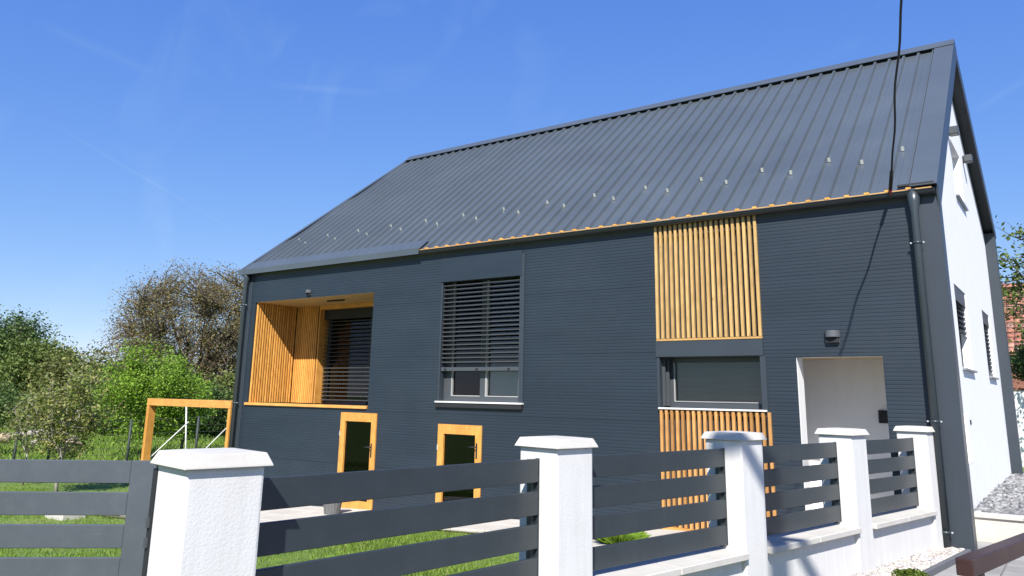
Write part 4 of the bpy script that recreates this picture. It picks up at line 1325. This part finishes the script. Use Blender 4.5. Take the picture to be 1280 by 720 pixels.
# boxwood ball in the planting strip
bx = Vector((-0.305, -2.02, 0.95))
r = root('boxwood_shrub', bx, 'small round yellow-green boxwood in the pebble strip by the white wall', 'shrub')
rg = np.random.default_rng(77)
u = rg.normal(size=(9000, 3)); u /= np.linalg.norm(u, axis=1)[:, None]
rad = 0.205*(rg.uniform(0.55, 1, 9000)**0.35)*(1+0.08*np.sin(u[:, 0]*7)*np.sin(u[:, 1]*6+1)+0.05*np.sin(u[:, 2]*11))
Lc = np.array([bx.x, bx.y, bx.z-0.075])+u*rad[:, None]*np.array([1, 1, .9])
Vq, Q = leaf_quads(Lc[Lc[:, 2] > 0.935], 0.024, rg, aspect=0.6)
quick_mesh('foliage', Vq, Q, 'leafbox', r)
V, Fc = [], []
for i in range(14):
    a = 2*math.pi*i/14
    tube_geo([bx-Vector((0, 0, .06)), bx+Vector((math.cos(a)*.05, math.sin(a)*.05, .02)), bx+Vector((math.cos(a)*.11, math.sin(a)*.11, .04+.01*(i % 3)))], [0.008, 0.006, 0.003], 5, V, Fc)
mesh_obj('stem', V, Fc, 'bark', r)

# ---------------------------------------------------------------- planting strip, retaining wall, gravel, timber rail
def stones(name, poly_test, bbox, n, zf, smin, smax, mat, seed, label, cat):
    rg = np.random.default_rng(seed)
    V, Fc = [], []
    cube = np.array(boxv(-1, 1, -1, 1, -1, 1), float)
    Vs, Qs = [], []
    cnt = 0
    BFq = np.array(BF)
    while cnt < n:
        x = rg.uniform(bbox[0], bbox[1]); y = rg.uniform(bbox[2], bbox[3])
        if not poly_test(x, y): continue
        s = rg.uniform(smin, smax)
        sh = cube*np.array([s, s*rg.uniform(.6, 1), s*rg.uniform(.45, .8)])*rg.uniform(0.6, 1.1, (8, 3))
        a = rg.uniform(0, 6.28); t = rg.uniform(-.5, .5)
        Rz_ = np.array([[math.cos(a), -math.sin(a), 0], [math.sin(a), math.cos(a), 0], [0, 0, 1]])
        Rx_ = np.array([[1, 0, 0], [0, math.cos(t), -math.sin(t)], [0, math.sin(t), math.cos(t)]])
        sh = sh@(Rz_@Rx_).T+np.array([x, y, zf(x, y)+rg.uniform(-0.3, .7)*s])
        Vs.append(sh); Qs.append(BFq+8*cnt)
        cnt += 1
    o = quick_mesh(name, np.concatenate(Vs), np.concatenate(Qs), mat)
    return tag(o, label, cat, kind='stuff')
E0 = Vector((-0.06, -0.03, 0)); E1 = Vector((-0.447, -3.2, 0))
ed = obox('edging_board', E0, E0.lerp(E1, 0.56), 0.05, 0.80, 0.990, 'edging', bev=0.006)
tag(ed, 'grey edging board along the white pebble strip', 'edging')
def strip_in(x, y):
    t = (Vector((x, y, 0))-E0).dot(FN)
    s = (E0-Vector((x, y, 0))).dot(FD)
    return 0.035-0.07*s < t < 0.55 and 0.02 < s < 3.1
sp_ = mesh_obj('planting_strip', [(p.x, p.y, 0.952) for p in (E0, E1, E1+FN*0.60, E0+FN*0.40)], [(0, 1, 2, 3)], 'soil')
tag(sp_, 'soil strip between boundary wall and edging board', 'planting bed', kind='structure')
stones('white_pebbles', strip_in, (-1.2, 0.1, -3.3, 0.0), 5200, lambda x, y: 0.962, 0.014, 0.030, 'pebbles', 8, 'white pebbles filling the strip at the foot of the boundary wall', 'pebbles')
rw = root('retaining_wall', (1.4, 1.3, 0.9), 'low white retaining wall, warm light in its colour, holding the grey gravel bed beside the gable', 'wall')
box('wall_body', GX+0.001, 3.4, 1.20, 1.42, 0.7, 1.185, 'cream', rw)
q = 6
for i in range(q):
    a = GX+0.002+i*(3.4-GX)/q
    box('coping_slab', a, a+(3.4-GX)/q-0.003, 1.17, 1.45, 1.187, 1.225, 'cap', rw, bev=0.005)
gb_ = mesh_obj('gravel_bed', [(GX, 1.46, 1.16), (3.4, 1.46, 1.16), (3.4, 9.3, 1.16), (GX, 9.3, 1.16)], [(0, 1, 2, 3)], 'gravel')
tag(gb_, 'grey gravel bed beside the white gable', 'gravel bed', kind='structure')
stones('crushed_stone', lambda x, y: x > GX+0.02, (GX, 2.4, 1.48, 9.2), 9000, lambda x, y: 1.17, 0.018, 0.05, 'stones', 9, 'loose grey crushed stone on the bed beside the gable', 'gravel')
# brown timber rail on posts along the street
tr = root('timber_rail', (0.5, -3.2, 0.93), 'dark brown stained timber rail on posts at the lower right', 'railing')
T0 = Vector((0.405, -4.30, 0)); TD = Vector((math.cos(R(79.3)), math.sin(R(79.3)), 0))
obox('beam', T0, T0+TD*3.6, 0.105, 1.455, 1.562, 'bench', tr, bev=0.008, seg=2)
for s in (0.16, 1.8, 3.4):
    obox('post', T0+TD*s, T0+TD*(s+0.09), 0.085, 0.90, 1.454, 'bench', tr, bev=0.006)

# ---------------------------------------------------------------- left background: timber frame, wire fence, props, logs
fr = root('timber_portal', (-15.2, 0.0, 0.35), 'orange timber portal frame standing free left of the house', 'timber portal')
FX0, FX1 = -16.76, -13.54
box('beam', FX0, FX1, -0.04, 0.14, 2.175, 2.335, 'woodx', fr, bev=0.004)
box('post', FX0, FX0+0.095, -0.038, 0.138, 0.2, 2.173, 'wood', fr, bev=0.004)
box('post', FX1-0.085, FX1, -0.038, 0.138, 0.2, 2.173, 'wood', fr, bev=0.004)
WF = 'dark posts of the wire fence'
FP = []
for i, (u, D, tv, lb) in enumerate([(-40, 20.5, 530, 'outermost'), (30, 20.5, 532, 'first'), (72, 20.6, 530, 'second'), (169, 21.0, 524, 'third'), (252, 21.4, 520, 'fourth'), (330, 21.8, 520, 'fifth')]):
    b = Vector(at(u, D)); zt_ = h_at(tv, D, u)
    FP.append((b, zt_))
LBF = {1: 'thin dark fence post left of the log pile', 2: 'thin dark fence post in front of the log pile', 3: 'thin dark fence post left of the timber frame', 4: 'thin dark fence post seen inside the timber frame'}
for i in (1, 2, 3, 4):
    b, zt_ = FP[i]
    o = tube('fence_post', [b, Vector((b.x, b.y, zt_))], 0.035, 'post', n=8)
    tag(o, LBF[i], 'fence post', WF)
wv = root('wire_mesh', FP[1][0], 'thin wire mesh stretched between the dark garden fence posts', 'wire fence')
for q in range(9):
    f = 0.08+0.9*q/8
    tube('wire', [Vector((b.x, b.y, b.z+(zt_-b.z)*f)) for b, zt_ in FP], 0.004, 'post', wv, n=4)
PR = [((194, 566), (236, 527), 19.5, 0.015, 'pale diagonal prop pole leaning inside the timber frame, left'), ((252, 566), (288, 530), 20.0, 0.013, 'pale diagonal prop pole leaning inside the timber frame, right'), ((232, 566), (233, 506), 22.5, 0.022, 'pale upright bare stem inside the timber frame')]
for (a, c, D, rr, lb) in PR:
    pa, pb = onD(a[0], a[1], D), onD(c[0], c[1], D*1.02)
    dr = (pb-pa)
    k = (pa.z-gz(pa.x, pa.y)+0.05)/dr.z
    o = tube('prop_pole', [pa-dr*k, pb], rr, 'pole', n=8)
    tag(o, lb, 'pole', 'prop poles by the wire fence')
# log pile
LGl = ['thick pale sawn log lying left of the log pile', 'long weathered log on the pile, bottom', 'grey log on the pile, middle', 'grey log on the pile, upper', 'short pale log at the right end of the pile', 'thin log along the back of the pile', 'topmost thin log of the pile']
LG = [((-30, 545), (12, 549), 27, 0.20), ((10, 545), (62, 541), 27.5, 0.10), ((40, 553), (98, 550), 27, 0.09), ((44, 545), (96, 546), 27.2, 0.09), ((76, 552), (104, 556), 26.6, 0.08), ((30, 541), (90, 538), 27.8, 0.07), ((56, 538), (88, 541), 27.4, 0.06)]
for i, (a, c, D, rr) in enumerate(LG):
    pa, pb = onD(a[0], a[1], D), onD(c[0], c[1], D+0.3)
    lo = gz(pa.x, pa.y)-0.05+rr
    lift = 0.0
    o = tube('log', [pa, pa.lerp(pb, .5)+Vector((0, 0, .03)), pb], [rr, rr*.95, rr*.85], 'logend' if i in (0, 4) else 'greybark', n=10)
    tag(o, LGl[i], 'log', 'logs of the pile')

# ---------------------------------------------------------------- neighbour house on the right
NB = onD(1256, 440, 33)
nh = root('neighbour_house', (NB.x+4, NB.y+3, 0.9), 'neighbour house with red clay tile roof behind the white gable', 'house')
ex0, ex1 = NB.x-1.2, NB.x+9.0
ey, ezz = NB.y, NB.z
ry_, rz_ = NB.y+4.2, onD(1262, 352, 36.5).z
box('wall', ex0+0.3, ex1-0.3, ey+0.35, ey+8.0, 0.7, ezz-0.02, 'brick', nh)
ro = extrude_x('roof', [(ey, ezz-0.02), (ry_, rz_-0.03), (ry_+4.2, ezz-0.02), (ry_+4.2, ezz-0.12), (ey, ezz-0.12)], ex0, ex1, 'brick', nh)
nrow = 15
Vs, Qs = [], []
cnt = 0
BFq = np.array(BF)
rg = np.random.default_rng(5)
sl_ = (rz_-ezz)/(ry_-ey)
for i in range(nrow):
    y0 = ey-0.06+(ry_-ey)*i/nrow; y1 = ey-0.06+(ry_-ey)*(i+1.12)/nrow
    x = ex0
    while x < ex1:
        w = 0.26
        a = rg.uniform(0, 0.015)
        z0 = ezz+(y0-ey)*sl_; z1 = ezz+(y1-ey)*sl_
        P = []
        for xx in (x+.006, x+w-.006):
            for yy, zz in ((y0, z0+0.055+a), (y1, z1+0.015)):
                for dz in (-0.035, 0):
                    P.append((xx, yy, zz+dz))
        Vs.append(np.array(P)); Qs.append(BFq+8*cnt); cnt += 1
        x += w
o = quick_mesh('roof_tiles', np.concatenate(Vs), np.concatenate(Qs), 'tile', ro)
o['kind'] = 'stuff'
for wx in (ex0+1.6, ex0+4.2):
    wd = box('window', wx, wx+0.9, ey+0.30, ey+0.36, 1.9, 3.0, 'sill', nh)
    box('pane', wx+0.08, wx+0.82, ey+0.285, ey+0.30, 1.98, 2.92, 'glass', wd)
gp_ = onD(1268, 500, 22)
gw = root('garden_wall', (gp_.x+3, gp_.y, 0.9), 'white garden wall at the right edge behind the gable', 'wall')
box('wall_body', gp_.x-0.6, gp_.x+7, gp_.y, gp_.y+0.25, 0.7, onD(1275, 488, 22).z, 'smooth', gw)
box('coping', gp_.x-0.65, gp_.x+7, gp_.y-0.04, gp_.y+0.29, onD(1275, 488, 22).z+0.002, onD(1275, 488, 22).z+0.06, 'brick', gw)
